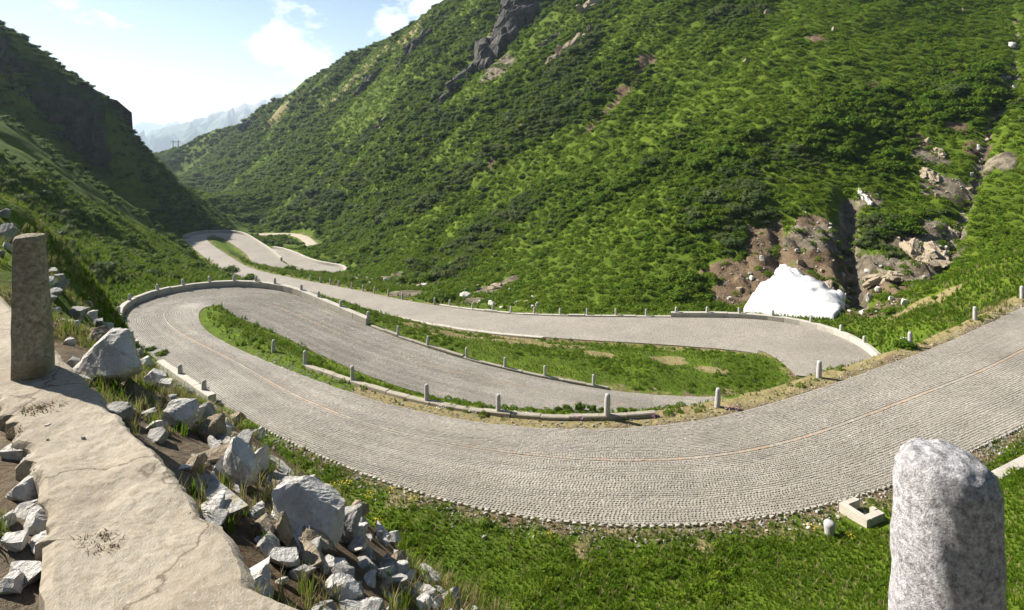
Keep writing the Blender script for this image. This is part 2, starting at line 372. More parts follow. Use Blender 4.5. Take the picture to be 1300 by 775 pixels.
# ground zones (world-space discs round the bare patches): rock, soil, dry grass
def zone(lst):
    m = np.zeros(len(gx))
    for x, y, r in lst:
        c = ray(x, y); dd = np.sqrt((gx - c[0]) ** 2 + (gy - c[1]) ** 2 + .35 * (Z - c[2]) ** 2)
        m = np.maximum(m, 1 - sstep(.55, 1.15, dd / r + (fbm(gx / 1.7, gy / 1.7, 4, 77) - .5) * 1.1))
    return m
rock = np.maximum.reduce([zone([(1170,312,3.6),(1165,345,4),(1190,290,3),(1200,240,3),(1180,200,2.6),(1268,205,2.5),(1278,100,2),(1105,255,2),(1110,330,3),(620,370,2.4),(650,356,1.6),(600,382,2),
   (645,40,11),(655,12,13),(606,85,7),(632,85,7),(722,62,5),(482,160,4),(536,55,6),(520,372,2.5),(500,352,3),(560,345,2.5),(540,362,2),(1060,310,3),(1020,305,3)]), g1 * .75, g2])
soil = np.maximum.reduce([zone([(935,375,3.5),(955,345,4),(985,320,4),(1030,320,4),(1060,335,4),(1085,360,5),(1000,365,6),(1050,380,5),(1120,360,4),(1110,390,3),(920,345,2.5),(970,300,3),(1040,290,3),
   (625,210,1.6),(660,160,2),(640,190,1.6),(1040,50,2.5),(1110,110,2),(1215,95,2.5),(1165,180,2),(1215,165,2),(1240,190,2),(820,85,3),(790,118,2.5)]), g5 * .8, g3])
dry = zone([(560,420,3.6),(600,427,3.6),(535,413,3.0),(515,408,2.4),(632,431,2.6),(580,423,3),(560,412,4.5),(600,420,4.5),(530,405,3),(640,428,4),(500,398,2.5),(690,437,2),(720,440,1.6),(760,450,1.5),(850,460,1.6),(420,130,12),(470,85,14),(440,110,10),(520,40,14),(350,150,12),
   (900,470,1.4),(1180,385,3)])
dry = np.maximum(dry, (1 - sstep(.3, 1.5, RD + (fbm(gx / .9, gy / .9, 3, 12) - .5) * 2.2)) * np.where(isl, .15, .55) * (RD < 4))
VERGE_C = np.array([R12.at(q_, R12.ww(q_)[0] + .6)[:2] for q_ in np.arange(R12.find((1330, 372), 1), R12.find((455, 487), 1), .5)])
_m = np.where((RD > -.2) & (RD < 3))[0]; _d = np.min(np.hypot(gx[_m][:, None] - VERGE_C[None, :, 0], gy[_m][:, None] - VERGE_C[None, :, 1]), 1) + (fbm(gx[_m] / .8, gy[_m] / .8, 3, 19) - .5) * .9
dry[_m] = np.maximum(dry[_m], 1 - sstep(.45, 1.1, _d))
verge = np.where(isl, .35, 1) * (1 - sstep(.1, .9, RD + (fbm(gx / .7, gy / .7, 3, 15) - .5) * 1.6))
shoulder = (1 - sstep(0, 1, (dcam - 4) / 8)) * (gy < 14) * (Z > -3.2)
soil = np.maximum.reduce([soil, verge * .5, shoulder * .8]); rock = np.maximum(rock, shoulder * .42)
Z += np.where(RD > 1.5, 1, 0) * sstep(30, 45, gy) * np.clip(zone([(985,320,9),(1060,340,9),(1120,340,9),(1180,310,9)]), 0, 1) * ((np.abs(fbm(gx / 1.6, gy / 5, 4, 61) - .5) * 2 - .3) * 1.7 + (fbm(gx / .7, gy / .7, 3, 63) - .5) * .7)
HZ = Z.reshape(XX.shape)
ROCKM, SOILM, DRYM = [a.reshape(XX.shape) for a in (rock, soil, dry)]
RDM = RD.reshape(XX.shape)
def lookup(M, x, y):
    i = np.clip(np.searchsorted(GX, x) - 1, 0, len(GX) - 2); j = np.clip(np.searchsorted(GY, y) - 1, 0, len(GY) - 2); return M[j, i]

def mat_ground():
    t = NT('ground'); v = t.pos(); m = t.attr('zone'); sp = t.node('ShaderNodeSeparateColor'); t.l.new(m, sp.inputs[0])
    n1 = t.noise(.09, v, 6, .6); n2 = t.noise(.9, v, 6, .65); n3 = t.noise(7, v, 4, .7)
    g = t.mix(t.ramp(n1, .35, .65), (.062, .104, .006), (.106, .152, .010))
    g = t.mix(t.math('MULTIPLY', t.ramp(n2, .42, .7), .75), g, (.036, .056, .010))
    g = t.mix(t.math('MULTIPLY', t.ramp(n3, .5, .75), .35), g, (.15, .19, .035))
    dryc = t.mix(t.ramp(n3, .3, .7), (.16, .135, .055), (.27, .22, .11))
    soilc = t.mix(t.ramp(n2, .35, .65), (.085, .055, .03), (.20, .14, .085))
    soilc = t.mix(t.math('MULTIPLY', t.ramp(n3, .5, .66), .4), soilc, (.30, .25, .19))
    rv = t.noise(.5, v, 8, .7, .6)
    rockc = t.mix(t.ramp(rv, .40, .66), (.085, .068, .048), (.33, .28, .20))
    brk = t.math('MULTIPLY', t.math('SUBTRACT', n2, .5), 1.3)
    def fm(s, lo=.35, hi=.6): return t.ramp(t.math('ADD', s, brk), lo, hi)
    c = t.mix(fm(sp.outputs[2]), g, dryc); c = t.mix(fm(sp.outputs[1]), c, soilc); c = t.mix(fm(sp.outputs[0]), c, rockc)
    h = t.math('ADD', t.math('MULTIPLY', n2, 2.5), n3)
    h = t.math('ADD', h, t.math('MULTIPLY', t.math('MULTIPLY', t.math('ADD', rv, t.math('MULTIPLY', t.noise(2.6, v, 8, .75, 1.0), .8)), 9.0), t.math('ADD', sp.outputs[0], t.math('MULTIPLY', sp.outputs[1], .6))))
    return t.finish(c, .95, t.bump(h, .7, .12), .1)
nx, ny = len(GX), len(GY)
idx = np.arange(nx * ny).reshape(ny, nx)
F = np.stack([idx[:-1, :-1], idx[:-1, 1:], idx[1:, 1:], idx[1:, :-1]], -1).reshape(-1, 4)
me = np_mesh('ground', np.c_[gx, gy, Z], F, True)
ca = me.color_attributes.new('zone', 'FLOAT_COLOR', 'POINT')
ca.data.foreach_set('color', np.c_[rock, soil, dry, np.ones(len(gx))].astype(np.float32).ravel())
GROUND = tag(link_mesh('ground', me, mat_ground()), kind='structure')

# =================================================================== ROAD SURFACES
def mat_setts(name, joint, a, b, far=False):
    t = NT(name); v = t.pos()
    n1 = t.noise(.25, v, 5, .6); n2 = t.noise(2.0, v, 4, .6)
    if far:
        uv = t.node('ShaderNodeUVMap', uv_map='UVMap').outputs[0]
        cell = t.node('ShaderNodeTexBrick'); cell.offset = .5
        cell.inputs['Scale'].default_value = 1.0; cell.inputs['Brick Width'].default_value = .12; cell.inputs['Row Height'].default_value = .12
        cell.inputs['Mortar Size'].default_value = .012; cell.inputs['Color1'].default_value = (*a, 1); cell.inputs['Color2'].default_value = (*b, 1)
        cell.inputs['Mortar'].default_value = (*joint, 1); t.l.new(uv, cell.inputs['Vector'])
        c = cell.outputs['Color']; h = cell.outputs['Fac']
    else:
        c = t.mix(t.attr('tone', 'Fac'), a, b); h = n2
    c = t.mix(t.math('MULTIPLY', t.ramp(n1, .38, .66), .42), c, tuple(x * .6 for x in a))
    c = t.mix(t.math('MULTIPLY', t.ramp(t.noise(.7, v, 6, .7), .56, .70), .35), c, (.15, .135, .11))
    c = t.mix(t.math('MULTIPLY', t.ramp(n2, .45, .7), .25), c, (.34, .29, .22))
    if not far: c = t.mix(t.attr('paint', 'Fac'), c, (.40, .23, .12))
    nf = t.noise(45, v, 3, .6)
    return t.finish(c, .8, t.bump(t.math('ADD', t.math('MULTIPLY', h, -1.0 if far else .2), nf), .4, .008), .25)
SA_, SB_ = (.24, .219, .183), (.41, .376, .322)
M_SETT = mat_setts('granite_setts', (.12, .1, .08), SA_, SB_)
M_SETTFAR = mat_setts('granite_setts_far', (.13, .11, .085), SA_, SB_, True)
M_BED = NT('road_bed'); _v = M_BED.pos()
M_BED = M_BED.finish(M_BED.mix(M_BED.ramp(M_BED.noise(6, _v), .35, .65), (.18, .16, .125), (.28, .25, .20)), .95, M_BED.bump(M_BED.noise(40, _v), .5, .01), .1)
def road_mesh(name, R, mat, dz=0.0, thick=.3):
    n = len(R.s); us = np.linspace(-1, 1, 9)
    V = []; UV = []
    for k in us:
        u = np.where(k < 0, R.w[:, 1] * k, R.w[:, 0] * k); p = R.at(R.s, u); p[:, 2] += dz + .05 * (1 - k * k)
        V.append(p); UV.append(np.c_[u, R.s])
    V = np.stack(V, 1); UV = np.stack(UV, 1)            # n,9
    for k, j in ((-1, 0), (1, -1)): pass
    m = 9; I = np.arange(n * m).reshape(n, m)
    F = np.stack([I[:-1, :-1], I[:-1, 1:], I[1:, 1:], I[1:, :-1]], -1).reshape(-1, 4)[:, ::-1]
    VV = V.reshape(-1, 3); low = VV.copy(); low[:, 2] -= thick
    sideF = []
    for c0 in (0, m - 1):
        a = I[:, c0]; b = a + n * m
        q = np.stack([a[:-1], a[1:], b[1:], b[:-1]], -1); sideF.append(q if c0 == m - 1 else q[:, ::-1])
    F = np.vstack([F] + sideF)
    me = np_mesh(name, np.vstack([VV, low]), F, False)
    uvl = me.uv_layers.new(name='UVMap'); li = np.empty(len(me.loops), np.int32); me.loops.foreach_get('vertex_index', li)
    uvl.data.foreach_set('uv', np.vstack([UV.reshape(-1, 2)] * 2)[li].astype(np.float32).ravel())
    return tag(link_mesh(name, me, mat), kind='structure')
ROAD12 = road_mesh('road', R12, M_BED, -.035)
ROAD3 = road_mesh('lower_road', R3, M_SETTFAR)
ROADA = road_mesh('valley_road', RA, M_SETTFAR, .004)
M_TRAIL = NT('trail'); _v = M_TRAIL.pos()
M_TRAIL = M_TRAIL.finish(M_TRAIL.mix(M_TRAIL.noise(1.2, _v), (.30, .25, .18), (.45, .39, .30)), .95)
TRAIL = road_mesh('path', RT, M_TRAIL)

# --- the granite setts themselves, laid in segmental arcs (upper road, both legs)
def setts(R, s0, s1, centre=True):
    size = .098; V = []; T = []; Pn = []
    q0 = np.arange(s0, s1, size)
    BW = 1.4; rise = .58
    rows = []
    for b in range(-5, 5):
        uc = (b + .5) * BW
        k = np.arange(int(BW / .095)); du = (k + .5) / len(k) * BW - BW / 2
        QQ, DU = np.meshgrid(q0, du, indexing='ij')
        off = rise * (1 - (2 * DU / BW) ** 2); ang = np.arctan(-rise * 8 * DU / BW ** 2)
        rows.append((QQ + off, uc + DU, ang))
    s = np.concatenate([r[0].ravel() for r in rows]); u = np.concatenate([r[1].ravel() for r in rows]); an = np.concatenate([r[2].ravel() for r in rows])
    wr, wlft = R.ww(s); k = (u < wr - .02) & (u > -wlft + .02) & (s > s0) & (s < s1)
    if centre: k &= np.abs(u) > .085
    s, u, an = s[k], u[k], an[k]; paint = np.zeros(len(s)); hw = np.full(len(s), .0425) ; hl = np.full(len(s), .0435)
    if centre:
        cs = np.arange(s0, s1, .12); s = np.r_[s, cs]; u = np.r_[u, np.zeros(len(cs))]; an = np.r_[an, np.zeros(len(cs))]
        pp = sstep(.30, .48, fbm(cs / 2.3, cs * 0, 3, 4)) * (.08 + .42 * rng.random(len(cs)))
        paint = np.r_[paint, pp]; hw = np.r_[hw, np.full(len(cs), .066)]; hl = np.r_[hl, np.full(len(cs), .054)]
    n = len(s)
    s = s + rng.normal(0, .006, n); u = u + rng.normal(0, .006, n); an = an + rng.normal(0, .05, n)
    hw = hw * rng.uniform(.88, 1.04, n); hl = hl * rng.uniform(.88, 1.04, n)
    p = R.at(s, u); tx = np.stack([np.interp(s, R.s, R.t[:, j]) for j in range(2)], 1); tx /= np.linalg.norm(tx, axis=1)[:, None]
    nr = np.stack([tx[:, 1], -tx[:, 0]], 1)
    ca_, sa_ = np.cos(an)[:, None], np.sin(an)[:, None]
    ex = nr * ca_ + tx * sa_; ey = -nr * sa_ + tx * ca_
    wr, wlft = R.ww(s); kk = np.where(u < 0, u / wlft, u / wr); p[:, 2] += .05 * (1 - kk * kk) - .035
    hgt = .017 + rng.normal(0, .0028, n); tl = rng.normal(0, .045, (n, 2))
    cor = np.array([(-1, -1), (1, -1), (1, 1), (-1, 1)])
    verts = np.empty((n, 8, 3))
    for i, (a, b) in enumerate(cor):
        base = p[:, :2] + ex * (a * hw)[:, None] + ey * (b * hl)[:, None]
        top = p[:, :2] + ex * (a * hw * .91)[:, None] + ey * (b * hl * .91)[:, None]
        verts[:, i, :2] = base; verts[:, i, 2] = p[:, 2] - .012
        verts[:, i + 4, :2] = top; verts[:, i + 4, 2] = p[:, 2] + hgt + tl[:, 0] * a * hw + tl[:, 1] * b * hl
    f = np.array([(4, 5, 6, 7), (0, 1, 5, 4), (1, 2, 6, 5), (2, 3, 7, 6), (3, 0, 4, 7)])
    F = (np.arange(n)[:, None, None] * 8 + f[None]).reshape(-1, 4)
    me = np_mesh('setts', verts.reshape(-1, 3), F)
    tone = np.clip(rng.beta(2, 2, n) * .8 + .06 + .16 * np.exp(-((np.abs(u) - 1.25) / .4) ** 2) + (fbm(s / 2.6, u / 1.3 + 40, 4, 88) - .5) * .75 - .25 * sstep(.62, .70, fbm(s / 6, u / 2.2, 3, 99)) + (rng.random(n) < .05) * .4, 0, 1)
    for nm, val in (('tone', tone), ('paint', paint)):
        at = me.attributes.new(nm, 'FLOAT', 'FACE'); at.data.foreach_set('value', np.repeat(val, 5).astype(np.float32))
    return me, n
s_end = R12.len
me, NS = setts(R12, R12.find((1330, 440), 1) - 8, s_end)
tag(link_mesh('setts', me, M_SETT, ROAD12), kind='stuff')
print('setts', NS)

# =================================================================== MATERIALS FOR THINGS
M_GRAN = mat_granite('granite_light', (.62, .60, .57), (.20, .19, .19), 55, None, .7)
M_GRANNEAR = mat_granite('granite_speckled', (.70, .68, .67), (.13, .12, .13), 44, None, 1.0, dirt=.3)
M_GRANOLD = mat_granite('granite_lichen', (.56, .50, .39), (.15, .125, .085), 30, (.22, .16, .08), 1.2)
M_WALL = mat_granite('wall_stone', (.52, .485, .42), (.31, .28, .23), 14, None, .5, 'pos')
M_KERB = mat_granite('kerb_stone', (.40, .36, .29), (.22, .19, .145), 14, None, .6, 'pos')
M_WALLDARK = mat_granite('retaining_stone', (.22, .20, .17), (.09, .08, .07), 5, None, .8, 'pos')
M_ROCKW = mat_rock('rock_pale', (.42, .39, .34), (.74, .71, .66), 4.0, 0)
M_ROCKG = mat_rock('rock_schist', (.24, .23, .21), (.52, .50, .46), 6.0, 0, (.30, .25, .13))
M_ROCKB = mat_rock('rock_brown', (.20, .155, .105), (.44, .37, .27), 5.0, 0, (.24, .18, .08))
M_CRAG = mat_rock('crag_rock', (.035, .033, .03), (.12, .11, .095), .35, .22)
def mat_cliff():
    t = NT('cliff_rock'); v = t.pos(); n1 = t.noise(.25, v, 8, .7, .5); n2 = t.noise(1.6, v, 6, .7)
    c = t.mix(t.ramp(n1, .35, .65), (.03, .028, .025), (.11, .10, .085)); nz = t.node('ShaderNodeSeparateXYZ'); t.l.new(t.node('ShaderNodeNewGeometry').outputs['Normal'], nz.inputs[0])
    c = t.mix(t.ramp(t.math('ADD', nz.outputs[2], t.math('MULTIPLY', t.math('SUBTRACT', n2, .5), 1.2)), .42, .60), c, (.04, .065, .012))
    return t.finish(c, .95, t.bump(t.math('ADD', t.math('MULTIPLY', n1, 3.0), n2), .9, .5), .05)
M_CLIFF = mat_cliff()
M_EDGE = mat_granite('edge_stone', (.46, .43, .37), (.29, .265, .22), 30, None, .5, 'pos', .2)
def mat_concrete():
    t = NT('concrete'); v = t.pos()
    n1 = t.noise(1.6, v, 6, .6); n2 = t.noise(28, v, 5, .7); n3 = t.noise(130, v, 3, .7)
    c = t.mix(t.ramp(n1, .35, .65), (.25, .212, .158), (.375, .328, .255))
    c = t.mix(t.math('MULTIPLY', t.ramp(n2, .46, .66), .6), c, (.20, .155, .10))
    ck = t.node('ShaderNodeTexVoronoi', feature='DISTANCE_TO_EDGE'); ck.inputs['Scale'].default_value = 1.1
    dn = t.node('ShaderNodeTexNoise'); dn.inputs['Scale'].default_value = 5; dn.inputs['Detail'].default_value = 6; t.l.new(v, dn.inputs['Vector'])
    t.l.new(t.mix(.3, v, dn.outputs['Color']), ck.inputs['Vector']); crk = t.ramp(ck.outputs['Distance'], .0, .012, (1, 1, 1), (0, 0, 0))
    c = t.mix(t.math('MULTIPLY', crk, .75), c, (.07, .05, .035))
    c = t.mix(t.math('MULTIPLY', t.ramp(t.noise(60, v, 2, .6), .62, .7), .4), c, (.50, .44, .36))
    c = t.mix(t.math('MULTIPLY', t.ramp(t.noise(13, v, 5, .7), .68, .74), .6), c, (.09, .07, .045))
    return t.finish(c, .92, t.bump(t.math('ADD', t.math('MULTIPLY', n2, .9), n3), .55, .010), .2)
M_CONC = mat_concrete()
def mat_snow():
    t = NT('snow'); v = t.pos()
    c = t.mix(t.math('MULTIPLY', t.ramp(t.noise(.9, v, 6, .65), .42, .72), .6), (.60, .60, .60), (.42, .39, .33))
    c = t.mix(t.math('MULTIPLY', t.ramp(t.noise(5, v, 5, .75), .60, .68), .6), c, (.25, .20, .15))
    return t.finish(c, .7, t.bump(t.noise(1.6, v, 6, .6), .5, .15), .3)
M_SNOW = mat_snow()
M_STEEL = NT('pylon_steel'); M_STEEL = M_STEEL.finish((.22, .23, .24), .6)
L_ALDER = mat_leaf('leaf_alder', (.042, .092, .004), (.082, .142, .006), (.118, .165, .008))
L_ALDER2 = mat_leaf('leaf_bright', (.056, .120, .005), (.098, .176, .009), (.13, .185, .012))
L_WILLOW = mat_leaf('leaf_willow', (.050, .085, .020), (.095, .130, .040), (.12, .14, .05))
L_HERB = mat_leaf('leaf_herb', (.066, .138, .005), (.122, .205, .009), (.155, .205, .013), .4)
L_GRASS = mat_leaf('blade_grass', (.052, .116, .004), (.094, .170, .008), (.13, .175, .014), .4)
L_DRY = mat_leaf('blade_dry', (.26, .20, .10), (.40, .33, .18), (.22, .20, .07), .3)
L_BROWN = mat_leaf('blade_brown', (.085, .055, .03), (.15, .10, .055), (.18, .13, .06), .1)
M_WOOD = NT('stem_wood'); M_WOOD = M_WOOD.finish((.075, .058, .042), .9)
def plain(n, c, r=.7): t = NT(n); return t.finish(c, r)
M_YEL, M_PINK, M_WHITE = plain('petal_yellow', (.70, .48, .03)), plain('petal_pink', (.45, .16, .36)), plain('petal_white', (.75, .75, .70))

# =================================================================== GENERIC BUILDERS
def hashn3(p, f, seed):
    return fbm(p[:, 0] * f + p[:, 2] * f * .7 + seed, p[:, 1] * f - p[:, 2] * f * .6 + seed * 1.7, 4, seed) - .5
_rc = {}
def rock_mesh(seed, dims=(1, 1, 1), cuts=12, sub=3, rough=.11, freq=2.2, flat=False):
    """an angular broken stone: a ball sliced by random planes, then roughened"""
    r = np.random.default_rng(seed); bm = bmesh.new(); bmesh.ops.create_cube(bm, size=2)
    bmesh.ops.subdivide_edges(bm, edges=bm.edges[:], cuts={2: 2, 3: 6, 4: 13, 5: 26}[sub], use_grid_fill=True)
    V = np.array([v.co for v in bm.verts]); V[:, 0] += V[:, 2] * r.normal(0, .22); V[:, 1] += V[:, 2] * r.normal(0, .22); V[:, 0] += V[:, 1] * r.normal(0, .2)
    for k in range(cuts):
        n = r.normal(size=3); n /= np.linalg.norm(n); h = r.uniform(.56, 1.08); d = V @ n - h; V = V - np.where(d > 0, d, 0)[:, None] * n
    V = V + V * (hashn3(V, freq, seed % 50) * rough * 2)[:, None] + V * (hashn3(V, freq * 3, seed % 50 + 7) * rough)[:, None]
    V = V / np.abs(V).max(0) * np.array(dims) / 2
    V[:, 2] -= V[:, 2].min()
    for v, c in zip(bm.verts, V): v.co = c
    return bm_mesh('rock', bm, False)
def block(V8):
    return np_mesh('stone', V8, [(0, 3, 2, 1), (4, 5, 6, 7), (0, 1, 5, 4), (1, 2, 6, 5), (2, 3, 7, 6), (3, 0, 4, 7)])
def wall_blocks(name, R, side, off, s0, s1, h, thick, blk, depth, mat, label, cat, piece='coping_stone', gap=.012, jit=.012, group=None, hv=None, base=0.0):
    """a low wall along a road edge, one mesh per stone"""
    if s0 > s1: s0, s1 = s1, s0
    n = max(1, int(round((s1 - s0) / blk))); q = np.linspace(s0, s1, n + 1)
    wr, wlft = R.ww((s0 + s1) / 2); pm = R.at((s0 + s1) / 2, side * ((wr if side > 0 else wlft) + off))
    root = empty(name, tuple(pm)); tag(root, label, cat, group)
    for i in range(n):
        a, b = q[i] + gap / 2, q[i + 1] - gap / 2; m = max(2, int((b - a) / .7) + 1); qs = np.linspace(a, b, m)
        wr, wlft = R.ww(qs); e = (wr if side > 0 else wlft) + off
        jj = rng.normal(0, jit, 3); hh = h + jj[0] if hv is None else hv(q[i], h) + jj[0]
        ch = min(.035, thick * .15)
        prof = [(-thick / 2, -depth), (-thick / 2, hh - ch), (-thick / 2 + ch, hh), (thick / 2 - ch, hh), (thick / 2, hh - ch), (thick / 2, -depth)]
        V = []
        for (t, z) in prof:
            p = R.at(qs, side * (e + t + jj[1] * .5)); p[:, 2] += z + base; V.append(p - pm)
        V = np.stack(V, 1).reshape(-1, 3); k = len(prof); Fs = []
        for j in range(m - 1):
            for c in range(k - 1):
                f = (j * k + c, j * k + c + 1, (j + 1) * k + c + 1, (j + 1) * k + c); Fs.append(f if side > 0 else f[::-1])
        me = bpy.data.meshes.new(piece)
        e0 = tuple(range(k)); e1 = tuple((m - 1) * k + c for c in range(k))
        me.from_pydata(V.tolist(), [], Fs + [e0[::-1] if side > 0 else e0, e1 if side > 0 else e1[::-1]]); me.update()
        link_mesh(piece, me, mat, root)
    return root
def lathe(prof, n=12, seed=0, jit=0.0, square=0.0):
    V = []; r_ = np.random.default_rng(seed)
    for r, z in prof:
        for k in range(n):
            a = 2 * math.pi * k / n; rr = r * (1 + square * (1 / max(abs(math.cos(a)), abs(math.sin(a))) - 1))
            V.append((rr * math.cos(a), rr * math.sin(a), z))
    V = np.array(V)
    if jit: V[:, :2] *= (1 + (fbm(V[:, 0] * 20 + V[:, 2] * 9, V[:, 1] * 20 - V[:, 2] * 7, 3, seed) - .5)[:, None] * jit); V[:, 2] += (fbm(V[:, 0] * 25, V[:, 1] * 25, 2, seed + 3) - .5) * jit * .12
    m = len(prof); Fs = [(j * n + k, j * n + (k + 1) % n, (j + 1) * n + (k + 1) % n, (j + 1) * n + k) for j in range(m - 1) for k in range(n)]
    me = bpy.data.meshes.new('post'); me.from_pydata(V.tolist(), [], Fs + [tuple(range((m - 1) * n, m * n)), tuple(range(n))[::-1]]); me.update()
    me.polygons.foreach_set('use_smooth', np.ones(len(me.polygons), bool)); return me

# ------------------------------------------------------------------- foliage meshes
def leaves_mesh(name, C, N, size, r_, asp=.62, shade=None, mat=None):
    """a diamond-shaped leaf, folded along its rib, at each point"""
    n = len(C); N = N / np.linalg.norm(N, axis=1)[:, None]
    t = r_.normal(size=(n, 3)); t -= (t * N).sum(1)[:, None] * N; t /= np.linalg.norm(t, axis=1)[:, None]; b = np.cross(N, t)
    sz = size[:, None]
    V = np.stack([C - t * sz, C + b * sz * asp + N * sz * .18, C + t * sz, C - b * sz * asp + N * sz * .18], 1).reshape(-1, 3)
    I = np.arange(n)[:, None] * 4
    F = np.vstack([I + np.array([0, 1, 2]), I + np.array([0, 2, 3])]); sh = r_.random(n) if shade is None else shade
    return V, F, np.r_[sh, sh]
def shrub_mesh(seed, nl=420, lobes=9, h=1.0, leaf=.11, spread=1.0, core=True):
    """radius about 1, crown of leafy lobes on a few stems"""
    r_ = np.random.default_rng(seed); C = []; N = []
    lc = np.c_[r_.normal(0, .42 * spread, (lobes, 2)), r_.uniform(.25, .85, lobes) * h]; lr = r_.uniform(.30, .52, lobes)
    lc[:, :2] *= np.minimum(1, .72 / np.maximum(1e-3, np.hypot(lc[:, 0], lc[:, 1])))[:, None]
    for c, q in zip(lc, lr):
        k = int(nl / lobes); v = r_.normal(size=(k, 3)); v /= np.linalg.norm(v, axis=1)[:, None]; v[:, 2] = np.where(v[:, 2] < -.35, -v[:, 2], v[:, 2])
        rad = q * r_.uniform(.72, 1.12, k) * (1 + .25 * r_.normal(size=k) * .5)
        p = c + v * rad[:, None] * np.array([1, 1, .85]); C.append(p); N.append(v + r_.normal(0, .45, (k, 3)) + np.array([0, 0, .35]))
    C = np.vstack(C); N = np.vstack(N); k = C[:, 2] > .02; C, N = C[k], N[k]
    V, F, sh = leaves_mesh('shrub', C, N, r_.uniform(.7, 1.3, len(C)) * leaf, r_)
    if core:
        bm = bmesh.new()
        for c, q in zip(lc, lr):
            m = bmesh.ops.create_icosphere(bm, subdivisions=1, radius=q * .66, matrix=Matrix.Translation(Vector(c)))
        V2 = np.array([v.co for v in bm.verts]); F2 = np.array([[v.index for v in f.verts] for f in bm.faces]); bm.free()
        F = np.vstack([F, F2 + len(V)]); V = np.vstack([V, V2]); sh = np.r_[sh, np.zeros(len(F2))]
    me = np_mesh('shrub', V, F); at = me.attributes.new('shade', 'FLOAT', 'FACE'); at.data.foreach_set('value', sh.astype(np.float32)); return me
def herb_mesh(seed, nl=150, leaf=.15, h=.6):
    r_ = np.random.default_rng(seed); a = r_.uniform(0, 6.28, nl); q = np.sqrt(r_.random(nl)); C = np.c_[np.cos(a) * q, np.sin(a) * q, (1 - q * q) * h * r_.uniform(.2, 1.3, nl) + .08]
    N = np.c_[C[:, :2] * .6, np.ones(nl)] + r_.normal(0, .7, (nl, 3))
    V, F, sh = leaves_mesh('herb', C, N, r_.uniform(.6, 1.3, nl) * leaf, r_, .75)
    me = np_mesh('herb', V, F); at = me.attributes.new('shade', 'FLOAT', 'FACE'); at.data.foreach_set('value', sh.astype(np.float32)); return me
def tuft_mesh(seed, n=16, h=1.0, w=.045, spread=.35, lean=.5):
    r_ = np.random.default_rng(seed); V = []; F = []; sh = []
    for i in range(n):
        a = r_.uniform(0, 6.28); b = r_.uniform(0, 6.28); q = spread * math.sqrt(r_.random()) * .5; c = np.array([math.cos(a) * q, math.sin(a) * q, -.03])
        hh = h * r_.uniform(.5, 1.1); d = np.array([math.cos(b), math.sin(b), 0]); l = lean * r_.uniform(.2, 1.0) * hh; s_ = np.array([-d[1], d[0], 0]) * w
        k = len(V); V += [c - s_, c + s_, c + d * l * .35 + np.array([0, 0, hh * .6]) + s_ * .7, c + d * l * .35 + np.array([0, 0, hh * .6]) - s_ * .7, c + d * l + np.array([0, 0, hh])]
        F += [(k, k + 1, k + 2), (k, k + 2, k + 3), (k + 3, k + 2, k + 4)]; sh += [r_.random()] * 3
    me = np_mesh('tuft', V, F); at = me.attributes.new('shade', 'FLOAT', 'FACE'); at.data.foreach_set('value', np.array(sh, np.float32)); return me

PROTO = {}
def proto(key, meshes, mats):
    c = bpy.data.collections.new('proto_' + key)
    for i, (m, mt) in enumerate(zip(meshes, mats)):
        o = bpy.data.objects.new('proto_%s_%d' % (key, i), m); m.materials.clear(); m.materials.append(mt); c.objects.link(o)
    PROTO[key] = c; return c
def scatter(name, key, pos, scale, rot, pick, label=None, cat=None, flat=None):
    """one 'stuff' object whose points carry instances of the prototypes"""
    me = bpy.data.meshes.new(name); n = len(pos)
    me.vertices.add(n); me.vertices.foreach_set('co', np.asarray(pos, np.float32).ravel())
    sc3 = np.asarray(scale, np.float32); sc3 = np.repeat(sc3[:, None], 3, 1) if sc3.ndim == 1 else sc3
    for nm, typ, arr, fld in (('sc', 'FLOAT_VECTOR', sc3, 'vector'), ('ro', 'FLOAT_VECTOR', np.asarray(rot, np.float32), 'vector'), ('pk', 'INT', np.asarray(pick, np.int32), 'value')):
        a = me.attributes.new(nm, typ, 'POINT'); a.data.foreach_set(fld, arr.ravel())
    o = link_mesh(name, me)
    ng = bpy.data.node_groups.new('scatter_' + name, 'GeometryNodeTree')
    ng.interface.new_socket('Geometry', in_out='INPUT', socket_type='NodeSocketGeometry'); ng.interface.new_socket('Geometry', in_out='OUTPUT', socket_type='NodeSocketGeometry')
    N, L = ng.nodes, ng.links; gi, go = N.new('NodeGroupInput'), N.new('NodeGroupOutput')
    ci = N.new('GeometryNodeCollectionInfo'); ci.inputs['Collection'].default_value = PROTO[key]; ci.inputs['Separate Children'].default_value = True; ci.inputs['Reset Children'].default_value = True
    ip = N.new('GeometryNodeInstanceOnPoints'); ip.inputs['Pick Instance'].default_value = True
    def na(nm, t):
        x = N.new('GeometryNodeInputNamedAttribute'); x.data_type = t; x.inputs['Name'].default_value = nm; return x.outputs['Attribute']
    L.new(gi.outputs[0], ip.inputs['Points']); L.new(ci.outputs[0], ip.inputs['Instance']); L.new(na('pk', 'INT'), ip.inputs['Instance Index'])
    e2r = N.new('FunctionNodeEulerToRotation'); L.new(na('ro', 'FLOAT_VECTOR'), e2r.inputs[0]); L.new(e2r.outputs[0], ip.inputs['Rotation'])
    L.new(na('sc', 'FLOAT_VECTOR'), ip.inputs['Scale']); L.new(ip.outputs[0], go.inputs[0])
    md = o.modifiers.new('scatter', 'NODES'); md.node_group = ng
    return tag(o, label, cat, kind='stuff')
def slope_rot(x, y, amt=.5):
    e = 1.5; dx = (hz(x + e, y) - hz(x - e, y)) / (2 * e); dy = (hz(x, y + e) - hz(x, y - e)) / (2 * e)
    return np.c_[np.arctan(dy) * amt, -np.arctan(dx) * amt, rng.uniform(0, 6.28, len(x))]

